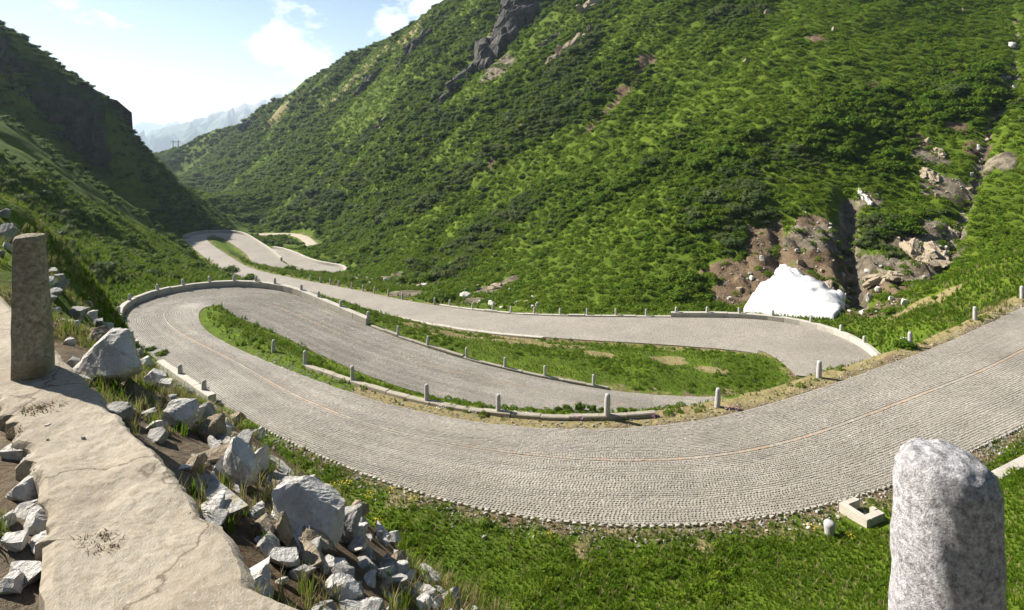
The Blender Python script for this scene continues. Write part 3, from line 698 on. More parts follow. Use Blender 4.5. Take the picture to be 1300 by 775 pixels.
# =================================================================== PARAPET THE CAMERA STANDS AT
zs = -1.62
edge = [(-9.9,11.4),(-7.9,9.0),(-5.95,6.7),(-3.4,4.48),(-2.81,3.92),(-2.42,3.58),(-2.04,3.24),(-1.78,3.03),(-1.55,2.82),(-1.42,2.66),(-1.2,2.47),(-1.05,2.33),(-.88,2.1),(-.45,1.93),(.2,1.68),(1.0,1.75),(1.75,2.2),(2.8,2.5)]
inner = [(-10.6,10.8),(-8.6,8.35),(-6.6,6.05),(-3.9,4.2),(-3.45,3.75),(-2.98,3.5),(-2.66,3.28),(-2.42,3.05),(-2.2,2.82),(-2.05,2.65),(-1.92,2.48),(-1.8,2.33),(-1.62,2.12),(-1.3,1.8),(.15,.95),(1.2,.95),(2.2,1.35),(3.1,1.6)]
def drop(x): return -.32 * float(sstep(-.3, 1.2, x))
def densify(L, n=6):
    out = []
    for a, b in zip(L, L[1:]):
        for k in range(n): out.append((a[0] + (b[0] - a[0]) * k / n, a[1] + (b[1] - a[1]) * k / n))
    return np.array(out + [L[-1]])
eo, ei = densify(edge, 14), densify(inner, 14); eo = eo + np.c_[fbm(eo[:, 0] * 5, eo[:, 1] * 5, 5, 2, .65) - .5, fbm(eo[:, 0] * 5, eo[:, 1] * 5, 5, 6, .65) - .5] * .07
ei = ei + np.c_[fbm(ei[:, 0] * 4, ei[:, 1] * 4, 3, 12) - .5, fbm(ei[:, 0] * 4, ei[:, 1] * 4, 3, 16) - .5] * .25
m = 33; V = []
for k in range(m):
    f = k / (m - 1); p = ei * (1 - f) + eo * f
    z = np.array([zs + drop(x) for x in p[:, 0]]) + (fbm(p[:, 0] * 3, p[:, 1] * 3, 4, 44) - .5) * .045 + (fbm(p[:, 0] * 14, p[:, 1] * 14, 4, 45, .6) - .5) * .014 - .05 * max(0, abs(2 * f - 1) - .9) / .1 * fbm(p[:, 0] * 7, p[:, 1] * 7, 3, 46)
    V.append(np.c_[p, z])
V = np.stack(V, 1); n = len(eo); VV = V.reshape(-1, 3); I = np.arange(n * m).reshape(n, m)
F = np.stack([I[:-1, :-1], I[:-1, 1:], I[1:, 1:], I[1:, :-1]], -1).reshape(-1, 4)
low = VV.copy(); low[:, 2] -= .32; sf = []
for c0 in (0, m - 1):
    a = I[:, c0]; b = a + n * m; q = np.stack([a[:-1], a[1:], b[1:], b[:-1]], -1); sf.append(q if c0 == 0 else q[:, ::-1])
F = np.vstack([F] + sf)[:, ::-1]
tag(link_mesh('parapet', np_mesh('parapet', np.vstack([VV, low]), F, False), M_CONC), 'rough sandy concrete parapet top with a bollard shadow across it', 'parapet')
# near bollards
prof = [(r * .73, z) for r, z in [(.150, -.12), (.148, 0), (.146, .06), (.140, .25), (.132, .45), (.122, .65), (.113, .80), (.109, .858), (.100, .876), (.06, .884), (.012, .886)]]
pr2 = []
for (r0, z0), (r1, z1) in zip(prof, prof[1:]):
    for k in range(4): pr2.append((r0 + (r1 - r0) * k / 4, z0 + (z1 - z0) * k / 4))
o = link_mesh('bollard', lathe(pr2 + [prof[-1]], 48, 3, .09, .35), M_GRANOLD); o.location = (-3.04, 3.88, zs); o.rotation_euler = (.02, -.02, .35)
tag(o, 'tall weathered brown granite bollard on the concrete parapet top', 'bollard')
prof = [(.160, 0), (.157, .35), (.152, .62), (.147, .79), (.143, .855), (.130, .898), (.104, .922), (.055, .936), (.01, .94)]
pr2 = []
for (r0, z0), (r1, z1) in zip(prof, prof[1:]):
    for k in range(5): pr2.append((r0 + (r1 - r0) * k / 5, z0 + (z1 - z0) * k / 5))
me = lathe(pr2 + [prof[-1]], 64, 11, .16, .12)
for v in me.vertices:
    k_ = max(0, (v.co.z - .5) / .44); v.co.z -= .06 * (v.co.x + .03) * k_ ** 2; v.co.x *= .93; v.co.y *= .93
me.update(); o = link_mesh('bollard', me, M_GRANNEAR); o.location = (1.37, 1.93, -1.985)
tag(o, 'thick pale speckled granite bollard with rounded top on the parapet', 'bollard')

# =================================================================== WALLS, KERBS, BOLLARDS ALONG THE ROADS
kb = (R12.find((388, 468), 1, .8), R12.find((832, 527), 1, .8))
wall_blocks('kerb_edging', R12, 1, .85, kb[0], kb[1], .08, .28, 1.5, .5, M_KERB, 'line of flat kerb slabs between the upper road and the grass island', 'kerb', 'kerb_stone', .03, .02)
pw = (R12.find((152, 408), -1, .2), R12.find((466, 414), -1, .2))
wall_blocks('parapet', R12, -1, .28, pw[0], pw[1], .46, .42, 1.7, 1.2, M_WALL, 'curved pale stone parapet round the outside of the upper hairpin', 'parapet')
pw2 = (R12.find((205, 466), -1, .2), R12.find((270, 512), -1, .2))
wall_blocks('parapet', R12, -1, .3, pw2[0], pw2[1], .42, .36, 1.8, 1.2, M_WALL, 'short straight grey parapet beside the road below the boulders', 'parapet')
wall_blocks('parapet', R12, -1, .3, R12.find((160, 420), -1, .2), R12.find((178, 438), -1, .2), .42, .36, 1.3, 1.0, M_WALL, 'stub of grey parapet just before the curved hairpin parapet', 'parapet')
wall_blocks('kerb_edging', R12, -1, .22, R12.find((472, 418), -1, .2), R12.find((770, 497), -1, .2), .09, .26, 1.6, .4, M_KERB, 'broken low kerb along the lower leg below the hairpin', 'kerb', 'kerb_stone', .04, .025)
pw3 = (R3.find((852, 403), 1, .2), R3.find((1118, 466), 1, .2))
wall_blocks('parapet', R3, 1, .3, pw3[0], pw3[1], .44, .45, 1.8, 1.2, M_WALL, 'long pale parapet round the hairpin in front of the snow patch', 'parapet')
wall_blocks('kerb_edging', R3, 1, .25, R3.find((560, 386), 1, .2), pw3[0] - .1 if pw3[0] > R3.find((560, 386), 1, .2) else pw3[0], .12, .3, 1.8, .4, M_WALL, 'stony kerb at the foot of the hillside along the lower road', 'kerb', 'kerb_stone', .05, .03)
wall_blocks('kerb_edging', R3, -1, .3, R3.find((350, 364), -1, .2), R3.find((690, 431), -1, .2), .10, .42, 1.9, .3, M_WALL, 'pale kerb strip between the lower road and dry grass', 'kerb', 'kerb_stone', .03, .015)
wall_blocks('parapet', RA, -1, .3, 0.5, RA.find((352, 340), -1, .2) * 0 + RA.len * .42, .55, .4, 2.2, 1.5, M_WALL, 'pale parapet edging the farthest hairpin of the valley road', 'parapet')
wall_blocks('retaining_wall', RA, 1, .3, RA.len * .50, RA.len * .97, .5, .5, 2.2, 3.2, M_WALL, 'tall retaining wall holding the round end of the valley road', 'retaining wall', 'wall_stone')
wall_blocks('retaining_wall', RT, 1, .3, 0.3, RT.len * .42, .1, .6, 2.4, 4.5, M_WALLDARK, 'dark shaded retaining wall under the gravel path', 'retaining wall', 'wall_stone')
# kerb by the near edge of the upper road, and the pale row of edge stones
k0, k1 = R12.find((1330, 552), -1, 1.2), R12.find((1246, 596), -1, 1.2)
wall_blocks('kerb_edging', R12, -1, 1.45, k0 - 2.2, k1, .20, .42, 1.25, .4, M_WALL, 'rounded sandy kerb stones between cobbled gutter and grass bank', 'kerb', 'kerb_stone', .02, .02)
em = [rock_mesh(900 + k, (.09, .17, .09), 4, 2, .02) for k in range(4)]
for q in np.arange(R12.find((1340, 520), -1) - 1.0, R12.find((330, 545), -1), .205):
    wr, wlft = R12.ww(q); p = R12.at(q, -(wlft + .07 + random.gauss(0, .008)))
    t_ = np.array([np.interp(q, R12.s, R12.t[:, j]) for j in range(2)])
    o = link_mesh('edge_stone', random.choice(em), M_EDGE, ROAD12); o.location = (p[0], p[1], p[2] - .084 + random.gauss(0, .004)); o.rotation_euler = (random.gauss(0, .05), random.gauss(0, .05), math.atan2(t_[1], t_[0]) - math.pi / 2 + random.gauss(0, .06))

bp = [(.105, -.25), (.104, 0), (.100, .3), (.092, .56), (.086, .63), (.07, .665), (.03, .68)]
BM = [lathe(bp, 12, 20 + k, .22) for k in range(4)]
bp2 = [(.10, -.1), (.098, 0), (.092, .28), (.082, .36), (.05, .395), (.015, .40)]
BM2 = [lathe(bp2, 10, 30 + k, .2) for k in range(3)]
def bollard(p, me, label, group, sc=1.0):
    o = link_mesh('bollard', me, M_GRAN); o.location = tuple(p); o.scale = (sc, sc, sc)
    o.rotation_euler = (random.gauss(0, .03), random.gauss(0, .03), random.uniform(0, 6.28)); return tag(o, label, 'bollard', group)
ORD = 'first second third fourth fifth sixth seventh eighth ninth tenth eleventh twelfth thirteenth fourteenth fifteenth sixteenth seventeenth eighteenth nineteenth'.split()
def on_wall(R, side, off, px, h):
    q = R.find(px, side, off); wr, wlft = R.ww(q); p = R.at(q, side * ((wr if side > 0 else wlft) + off)); p[2] += h; return p
for k_, px in enumerate([(344,449),(384,465),(451,486),(540,510),(632,523),(775,530)]):
    bollard(on_wall(R12, 1, .85, px, .10), random.choice(BM), 'grey granite post on the island kerb, %s from the hairpin tip' % ORD[k_], 'posts along the island kerb', 1.0 if px[0] != 775 else 1.25)
for k_, px in enumerate([(913,521),(1040,492),(1158,451),(1238,409),(1294,367)]):
    p = on_wall(R12, 1, .75, px, 0); p[2] = hz1(p[0], p[1]); bollard(p, random.choice(BM), 'pale granite post on the dry outer verge, %s after the island kerb ends' % ORD[k_], 'posts on the dry verge', 1.15)
for k_, px in enumerate([(154,407),(171,395),(195,385),(226,374),(262,367),(295,364),(328,365),(353,371),(378,381),(402,392),(431,405),(462,416)]):
    bollard(on_wall(R12, -1, .28, px, .44), random.choice(BM2), 'short granite post on the curved hairpin parapet, %s from its stub end' % ORD[k_], 'posts on the hairpin parapet', 1.25)
for px, lb in [((172,434),'grey granite post on the parapet stub near the hairpin'),((234,481),'grey granite post midway on the short straight parapet'),((264,503),'grey granite post at the end of the short straight parapet')]:
    bollard(on_wall(R12, -1, .3, px, .40), random.choice(BM2), lb, None, 1.2)
for k_, px in enumerate([(501,434),(544,446),(590,457),(643,471),(693,481),(750,490)]):
    bollard(on_wall(R12, -1, .24, px, .08), random.choice(BM), 'small granite post on the broken kerb, %s after the hairpin parapet' % ORD[k_], 'posts on the broken kerb', .95)
for k_, px in enumerate([(395,357),(407,359),(419,361),(431,363),(445,366),(460,369),(475,372),(492,375),(511,378),(551,385),(573,388),(598,391),(625,393),(651,395),(680,398),(712,399),(746,400),(783,401),(820,401)]):
    p = on_wall(R3, 1, .35, px, 0); p[2] = max(p[2], hz1(p[0], p[1])) ; bollard(p, random.choice(BM), 'small granite post on the lower road edge, %s from the valley bends' % ORD[k_], 'posts along the lower road', 1.1)
for k_, px in enumerate([(856,403),(896,402),(939,401),(983,403),(1028,409),(1065,420),(1097,438)]):
    bollard(on_wall(R3, 1, .3, px, .42), random.choice(BM2), 'granite post on the snow-side parapet, %s from its straight end' % ORD[k_], 'posts on the snow-side parapet', 1.35)

# drain box and marker stone in the near grass
c = P(1094, 657, 12.0); zc = hz1(c[0], c[1]); root = empty('drain_box', (c[0], c[1], zc), .42); root.scale = (.8, .8, .8); tag(root, 'pale concrete drain box with a dark square opening in the grass', 'drain')
def box(name, x0, x1, y0, y1, z0, z1, mat, parent, bev=.02):
    bm = bmesh.new(); bmesh.ops.create_cube(bm, size=1, matrix=Matrix.Translation(((x0 + x1) / 2, (y0 + y1) / 2, (z0 + z1) / 2)) @ Matrix.Diagonal((x1 - x0, y1 - y0, z1 - z0, 1)))
    if bev: bmesh.ops.bevel(bm, geom=bm.edges[:], offset=bev, segments=2, affect='EDGES')
    return link_mesh(name, bm_mesh(name, bm), mat, parent)
M_DRAIN = mat_granite('drain_concrete', (.58, .53, .45), (.36, .32, .26), 20, None, .5)
for nm, a in (('rim', (-.50, -.26, -.58, .58)), ('rim', (-.258, .50, -.58, -.30)), ('rim', (-.258, .38, .34, .58)), ('rim', (.30, .50, -.298, -.08))):
    box(nm, *a, -.25, .34 if nm else 0, M_DRAIN, root)
DRAIN = c
box('shade_floor', -.257, .297, -.297, .337, -.1, .05, plain('drain_shade', (.03, .028, .025)), root, 0)  # plain floor coloured near black to paint in the shade of the opening
c = P(1053, 680, 12.0); o = link_mesh('marker_stone', lathe([(.13, -.15), (.13, .1), (.15, .3), (.14, .37), (.08, .40), (.01, .405)], 14, 77, .2), M_GRAN); o.location = (c[0], c[1], hz1(c[0], c[1]))
tag(o, 'stumpy white marker stone in the grass below the drain box', 'stone')

# =================================================================== ROCKS ON THE SHOULDER BELOW THE PARAPET
def put_rock(name, px, py, wpx, hpx, mat, label, group=None, seed=0, dep=1.0, rot=None, sink=.12, cuts=20, sub=4, tilt=(0, 0), dmax=20, cat='rock'):
    c = ray(px, py + hpx * .5, 1.2, dmax) if dmax < 100 else ray(px, py + hpx * .3, 8, 700)
    s = c[1] / FPX; w_, h_ = wpx * s, hpx * s * 1.12
    o = link_mesh(name, rock_mesh(seed, (w_, w_ * dep, h_), cuts, sub), mat); o.location = (c[0], c[1] + w_ * dep * .25, hz1(c[0], c[1] + w_ * dep * .25) - h_ * sink)
    o.rotation_euler = (tilt[0], tilt[1], random.uniform(-.5, .5) if rot is None else rot); return tag(o, label, cat, group)
put_rock('boulder', 126, 452, 98, 68, M_ROCKW, 'big blocky cream boulder beside the parapet behind the bollard shadow', None, 101, .9, .3)
put_rock('boulder', 224, 520, 46, 42, M_ROCKW, 'white angular boulder with a dark shaded side above the schist ribs', None, 102, .9, .2)
put_rock('boulder', 300, 586, 52, 58, M_ROCKW, 'upright split white boulder with deep dark cracks', None, 103, .7, -.1)
put_rock('boulder', 328, 584, 30, 40, M_ROCKW, 'narrow white rock leaning against the split boulder', None, 104, .8)
put_rock('boulder', 386, 645, 92, 78, M_ROCKW, 'largest bright white boulder with rough front below the parapet edge', None, 105, .8, .15)
put_rock('boulder', 437, 668, 42, 46, M_ROCKG, 'dark grey boulder in shade against the largest white boulder', None, 106)
put_rock('rock', 458, 670, 18, 36, M_ROCKG, 'slim upright grey stone beyond the dark boulder', None, 107)
put_rock('rock', 497, 683, 18, 18, M_ROCKW, 'little pointed white stone at the grass edge past the boulders', None, 108)
put_rock('rock', 357, 672, 24, 40, M_ROCKB, 'brownish upright stone in front of the largest boulder', None, 109)
put_rock('rock', 334, 672, 34, 26, M_ROCKB, 'low brown stone tucked beside dry grass at the parapet edge', None, 110)
put_rock('rock', 190, 478, 30, 26, M_ROCKW, 'pale fist-shaped rock just past the cream boulder', None, 111)
put_rock('rock', 208, 488, 20, 26, M_ROCKW, 'smaller pale rock between cream boulder and white angular boulder', None, 112)
put_rock('rock', 257, 523, 24, 26, M_ROCKG, 'rounded grey rock below the end of the short parapet', None, 113)
put_rock('rock', 265, 542, 34, 36, M_ROCKB, 'tan jagged rock among dry stems', None, 114)
put_rock('rock', 285, 550, 14, 24, M_ROCKW, 'thin pale standing stone beside the tan jagged rock', None, 115)
put_rock('rock', 304, 561, 26, 22, M_ROCKG, 'dark slate-coloured rock behind the split boulder', None, 116)
for k, (x, y, w_, h_) in enumerate([(95,393,24,18),(111,385,12,12),(115,397,14,14),(122,408,17,14),(119,424,26,26),(134,413,16,14),(147,421,12,12),(163,434,12,12),(179,460,22,20),(172,446,12,12),(240,500,14,12),(238,535,14,14),(276,566,14,14),(352,618,16,18),(405,628,18,14),(480,678,14,16),(128,432,18,12),(88,410,16,10)]):
    put_rock('rock', x, y, w_, h_, [M_ROCKG, M_ROCKB, M_ROCKW][k % 3], 'small broken stone in the rubble along the shoulder crest', 'rubble along the shoulder crest', 130 + k, 1.0, None, .15, 12, 3)
for k, (x, y, w_, h_) in enumerate([(65,345,24,9),(72,352,24,10),(75,364,24,10),(68,372,22,9),(60,380,26,9)]):
    put_rock('flat_stone', x, y, w_, h_ + 4, M_ROCKG, 'thin grey slab in the leaning stack behind the tall bollard', 'leaning slab stack', 160 + k, .7, -.6, .0, 12, 3, (0, -.35))
for k, (x, y, w_, h_) in enumerate([(4,292,26,26),(12,286,12,10),(3,270,16,12)]):
    put_rock('rock', x, y, w_, h_, M_ROCKG, 'dark shaded rock on the parapet far past the bollard', 'dark rocks far along the parapet', 170 + k)
# ribs of schist that run beside the parapet
dirn = math.atan2(2.35 - 3.92, -.98 + 2.81)
for k in range(30):
    f = random.random() ** .8; i0 = random.uniform(0.5, 10.5); e_ = np.array([np.interp(i0, range(len(edge)), [p[j] for p in edge]) for j in (0, 1)])
    i0 += 1.0; p = np.array([np.interp(i0, range(len(edge)), [q[j] for q in edge]) for j in (0, 1)])
    off = .10 + 1.05 * f; nrm_ = np.array([.65, .76]); p = p + nrm_ * off
    L_ = random.uniform(.25, .6) * (1.4 if p[1] > 4 else .8)
    o = link_mesh('schist_rib', rock_mesh(200 + k, (L_, random.uniform(.08, .2), random.uniform(.07, .17)), 9, 3, .10, 3), random.choice([M_ROCKG, M_ROCKG, M_ROCKB])); o.location = (p[0], p[1], hz1(*p) - .07)
    o.rotation_euler = (random.gauss(.45, .15), random.gauss(0, .08), dirn + random.gauss(0, .10)); tag(o, 'weathered grey schist slab lying along the slope below the parapet', 'slab', 'schist slabs beside the parapet')
o = link_mesh('flat_stone', rock_mesh(299, (.62, .11, .07), 6, 3, .04), M_ROCKG); p = ray(277, 634, 1.2, 9); o.location = (p[0] - .02, p[1] - .01, hz1(p[0], p[1]) + .005); o.rotation_euler = (.25, 0, dirn); tag(o, 'long straight blue-grey slab against the edge of the concrete parapet', 'slab')
# stones and turf on the camera side of the parapet
for k, (x, y, w_, h_) in enumerate([(18,572,34,18),(30,596,40,20),(22,620,40,26),(30,645,36,18),(8,655,22,24),(42,660,40,30),(14,690,34,22),(50,690,46,24),(30,725,50,26),(8,740,36,26),(70,740,40,22)]):
    put_rock('rock', x, y, w_, h_, M_ROCKW, 'white flat-faced stone set in turf on the inner side of the parapet', 'white stones inside the parapet', 240 + k, .9, None, .3, 10, 3, dmax=8)
for k in range(190):
    i0 = random.uniform(1.5, 12.5); p = np.array([np.interp(i0, range(len(edge)), [q[j] for q in edge]) for j in (0, 1)]) + np.array([.65, .76]) * random.uniform(.05, 1.5)
    s_ = random.uniform(.03, .11) if k % 3 else random.uniform(.10, .16); o = link_mesh('stone', rock_mesh(300 + k, (s_ * random.uniform(1, 1.8), s_, s_ * .8), 12, 3 if s_ > .1 else 2), random.choice([M_ROCKW, M_ROCKW, M_ROCKG, M_ROCKB])); o.location = (p[0], p[1], hz1(*p) - s_ * .22); o.rotation_euler = (random.gauss(0, .3), random.gauss(0, .3), random.uniform(0, 6))
    tag(o, *(('loose little stone among the schist below the parapet', 'stone', 'loose stones below the parapet') if s_ < .1 else ('hand-sized broken stone heaped on the shoulder below the parapet', 'stone', 'broken stones heaped below the parapet')))
for k, (x, y, w_, h_) in enumerate([(45,595,5,4),(118,628,5,4),(62,540,7,6),(60,557,4,3),(190,598,6,5),(105,555,5,4),(135,612,4,3),(240,650,4,3),(165,660,4,3)]):
    z_ = zs; d_ = FPX * 1.62 / (y - YH); s_ = w_ * d_ / FPX
    o = link_mesh('pebble', rock_mesh(380 + k, (s_, s_ * .8, s_ * .6), 8, 2), [M_ROCKW, M_ROCKG][k % 2]); o.location = ((x - 650) / FPX * d_, d_, zs - .01); tag(o, 'pebble lying on the sandy concrete parapet top', 'pebble', 'pebbles on the parapet top')

# =================================================================== SNOW PATCH
out_px = [(944,398),(952,384),(960,374),(968,364),(978,359),(984,350),(990,342),(998,341),(1006,347),(1016,351),(1022,357),(1034,361),(1046,366),(1052,373),(1062,377),(1074,379),(1073,390),(1066,399),(1058,406),(1046,405),(1020,403),(990,401),(965,400)]
poly = np.array([ray(x, y, 30)[:2] for x, y in out_px])
bm = bmesh.new(); vs = [bm.verts.new((p[0], p[1], 0)) for p in densify([tuple(p) for p in poly] + [tuple(poly[0])], 3)[:-1]]
f = bm.faces.new(vs); bmesh.ops.triangulate(bm, faces=[f]); 
for _ in range(3): bmesh.ops.subdivide_edges(bm, edges=[e for e in bm.edges if e.calc_length() > .55], cuts=1, use_grid_fill=False); bmesh.ops.triangulate(bm, faces=bm.faces[:])
bnd = np.array([v.co[:2] for v in bm.verts if v.is_boundary])
for v in bm.verts:
    d = np.min(np.hypot(bnd[:, 0] - v.co.x, bnd[:, 1] - v.co.y)); v.co.z = hz1(v.co.x, v.co.y) + .5 + .5 * float(sstep(0, 2.4, d)) + (float(fbm(v.co.x / 2.2, v.co.y / 2.2, 3, 8)) - .5) * .45
r = bmesh.ops.extrude_edge_only(bm, edges=[e for e in bm.edges if e.is_boundary])
for v in [g for g in r['geom'] if isinstance(g, bmesh.types.BMVert)]: v.co.z -= 1.3
bmesh.ops.recalc_face_normals(bm, faces=bm.faces[:])
tag(link_mesh('snow_patch', bm_mesh('snow_patch', bm, True), M_SNOW), 'white leftover snow patch at the foot of the brown gully behind the parapet', 'snow')

# =================================================================== CRAGS, BOULDERS ON THE SLOPES
def crag_mesh(seed, w_, h_, t_):
    """a broken face of many leaning ribs and blocks, joined"""
    r = np.random.default_rng(seed); bm = bmesh.new(); n = 22
    for k in range(n):
        f = k / (n - 1) - .5; a = w_ * r.uniform(.22, .5); b = min(h_ * .6, a * r.uniform(1.2, 3.2)); m = rock_mesh(seed * 31 + k, (a, b, t_ * r.uniform(.5, 1.0)), 12, 3, .16, 3.0)
        M_ = Matrix.Translation((r.uniform(-.5, .5) * (w_ - a) * (1.1 - abs(f)), f * (h_ - b) , r.uniform(-.2, .2) * t_)) @ Matrix.Rotation(r.normal(0, .2), 4, 'Z') @ Matrix.Rotation(r.normal(0, .25), 4, 'X') @ Matrix.Rotation(r.normal(0, .3), 4, 'Y')
        m.transform(M_); bm.from_mesh(m); bpy.data.meshes.remove(m)
    return bm_mesh('crag', bm)
def crag(px, py, wpx, hpx, label, seed, lean=.0, mat=None, depth=.6, cat='crag'):
    c = ray(px, py, 20); s = c[1] / FPX; nv = nrm(c[0], c[1], 4.0); w_, h_ = wpx * s, hpx * s * 1.25
    o = link_mesh('crag', crag_mesh(seed, w_, h_, w_ * depth), mat or M_CRAG)
    up = Vector(nv); sl = Vector((0, 0, 1)) - up * up.z; sl.normalize(); xr = sl.cross(up)
    Mx = Matrix((xr, sl, up)).transposed().to_4x4() @ Matrix.Rotation(lean, 4, 'Z'); Mx.translation = Vector(c) - up * (w_ * depth * .28); o.matrix_world = Mx
    return tag(o, label, cat)
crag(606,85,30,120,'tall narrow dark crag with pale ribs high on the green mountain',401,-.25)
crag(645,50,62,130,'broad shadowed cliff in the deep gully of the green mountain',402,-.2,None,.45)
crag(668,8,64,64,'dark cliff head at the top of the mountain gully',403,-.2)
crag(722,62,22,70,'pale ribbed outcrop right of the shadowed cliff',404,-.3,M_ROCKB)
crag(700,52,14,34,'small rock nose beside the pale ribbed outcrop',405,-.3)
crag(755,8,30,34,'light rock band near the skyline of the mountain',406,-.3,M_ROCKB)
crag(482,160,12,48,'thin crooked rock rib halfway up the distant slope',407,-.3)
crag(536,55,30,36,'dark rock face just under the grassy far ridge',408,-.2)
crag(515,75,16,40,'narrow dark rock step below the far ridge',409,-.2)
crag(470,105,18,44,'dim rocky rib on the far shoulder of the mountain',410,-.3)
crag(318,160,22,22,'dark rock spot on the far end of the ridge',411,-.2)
crag(1172,325,50,62,'brown fissured rock face beside the stream bed',412,-.1,M_ROCKB,.35)
crag(1205,300,22,70,'wet grey rock face lining the stream bed',413,-.3,M_ROCKB,.4)
crag(1180,225,26,30,'tan rock slab above the fissured rock face',414,.1,M_ROCKB,.3)
crag(1098,252,10,30,'slim pale rock tooth standing out of the bushes',415,.05,M_ROCKW,.6)
crag(1105,300,16,20,'light rock knob below the slim rock tooth',416,0,M_ROCKB)
crag(1192,195,16,22,'tan rock patch on the slope near the stream head',417,.1,M_ROCKB,.3)
crag(1058,372,20,40,'brown earthy rock bulge above the snow patch',418,.1,M_ROCKB,.4)
crag(1120,355,30,40,'brown rock step between the dark cleft and fissured face',419,0,M_ROCKB,.35)
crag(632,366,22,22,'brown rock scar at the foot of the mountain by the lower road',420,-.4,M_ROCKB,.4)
put_rock('rock', 1105, 380, 9, 14, M_ROCKW, 'white block of stone right of the snow patch', None, 430, dmax=200)
put_rock('rock', 591, 376, 14, 7, M_ROCKW, 'flat white rock beside the dark roundish bush at the slope foot', None, 431, dmax=200)
put_rock('rock', 624, 386, 12, 6, M_ROCKW, 'white rock in the stream bed behind the lower road', None, 432, dmax=200)
for k in range(46):
    if k < 26: x, y = random.uniform(446, 545), None; y = 354 + (x - 446) * .10 + random.gauss(0, 3)
    else: x = random.uniform(585, 690); y = 374 + (x - 585) * .14 + random.gauss(0, 6)
    put_rock('stream_stone', x, y, random.uniform(3, 8), random.uniform(2.5, 5), random.choice([M_ROCKW, M_ROCKB, M_ROCKG]), 'tumbled stone in the stream bed along the valley floor', 'stones in the valley stream', 440 + k, 1, None, .2, 10, 2, dmax=200)
for k, (x, y) in enumerate([(1246,190),(1243,206),(1232,245),(1222,275),(1210,300),(1196,330),(1286,60),(1287,112),(1282,100),(1255,178),(1218,285),(1203,318),(1236,225),(940,370),(968,330),(1020,335),(1045,345),(1070,352),(1100,345),(1115,370),(1128,380),(1095,398),(925,380),(955,355),(1010,320),(1075,372),(1150,385)]):
    put_rock('rock', x + random.gauss(0, 2), y, random.uniform(5, 10), random.uniform(4, 9), random.choice([M_ROCKW, M_ROCKB]), 'broken stone lying in the bare gullies near the snow patch', 'stones in the bare gullies', 500 + k, 1, None, .2, 10, 2, dmax=200)
for k, (x, y) in enumerate([(948,78),(1235,125),(1225,15),(975,17),(1180,180),(1060,38),(1190,250)]):
    put_rock('rock', x, y, random.uniform(6, 9), random.uniform(5, 8), M_ROCKB, 'pale rock poking out of the bushes on the mountainside', 'rocks on the mountainside', 540 + k, 1, None, .2, 10, 2, dmax=400)

# cliff of the mountain in shade: a rock face with depth that breaks off on the valley side
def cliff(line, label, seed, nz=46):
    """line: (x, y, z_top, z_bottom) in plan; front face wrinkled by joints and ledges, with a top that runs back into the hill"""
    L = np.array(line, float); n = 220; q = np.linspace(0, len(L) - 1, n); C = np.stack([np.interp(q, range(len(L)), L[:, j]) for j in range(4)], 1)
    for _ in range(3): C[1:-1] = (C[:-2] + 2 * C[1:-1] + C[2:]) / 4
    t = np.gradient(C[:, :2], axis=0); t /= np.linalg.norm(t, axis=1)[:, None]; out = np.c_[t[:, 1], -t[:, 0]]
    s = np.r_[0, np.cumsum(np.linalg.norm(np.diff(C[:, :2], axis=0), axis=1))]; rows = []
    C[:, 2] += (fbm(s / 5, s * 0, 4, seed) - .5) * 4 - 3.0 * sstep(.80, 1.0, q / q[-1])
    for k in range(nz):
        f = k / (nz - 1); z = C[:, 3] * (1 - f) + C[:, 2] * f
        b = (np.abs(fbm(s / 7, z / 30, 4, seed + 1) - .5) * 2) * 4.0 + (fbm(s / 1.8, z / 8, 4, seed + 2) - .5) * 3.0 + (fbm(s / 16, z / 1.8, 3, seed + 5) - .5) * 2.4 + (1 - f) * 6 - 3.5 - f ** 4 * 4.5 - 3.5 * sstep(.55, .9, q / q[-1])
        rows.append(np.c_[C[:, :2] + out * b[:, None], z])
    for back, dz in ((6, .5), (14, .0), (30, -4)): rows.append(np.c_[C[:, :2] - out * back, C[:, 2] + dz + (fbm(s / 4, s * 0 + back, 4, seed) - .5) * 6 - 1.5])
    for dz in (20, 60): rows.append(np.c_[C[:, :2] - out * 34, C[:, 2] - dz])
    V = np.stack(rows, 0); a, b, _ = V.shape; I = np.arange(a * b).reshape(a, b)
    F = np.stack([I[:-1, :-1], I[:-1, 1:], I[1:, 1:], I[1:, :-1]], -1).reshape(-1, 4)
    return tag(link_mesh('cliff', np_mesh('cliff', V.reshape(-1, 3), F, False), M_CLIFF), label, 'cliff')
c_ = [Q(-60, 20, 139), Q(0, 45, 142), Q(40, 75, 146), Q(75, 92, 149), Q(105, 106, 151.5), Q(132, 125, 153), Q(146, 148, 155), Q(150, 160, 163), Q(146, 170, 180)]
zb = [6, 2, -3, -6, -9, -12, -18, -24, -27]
cliff([(c[0], c[1], c[2] , z) for c, z in zip(c_, zb)], 'dark craggy cliff in shade that drops towards the hazy valley', 61)

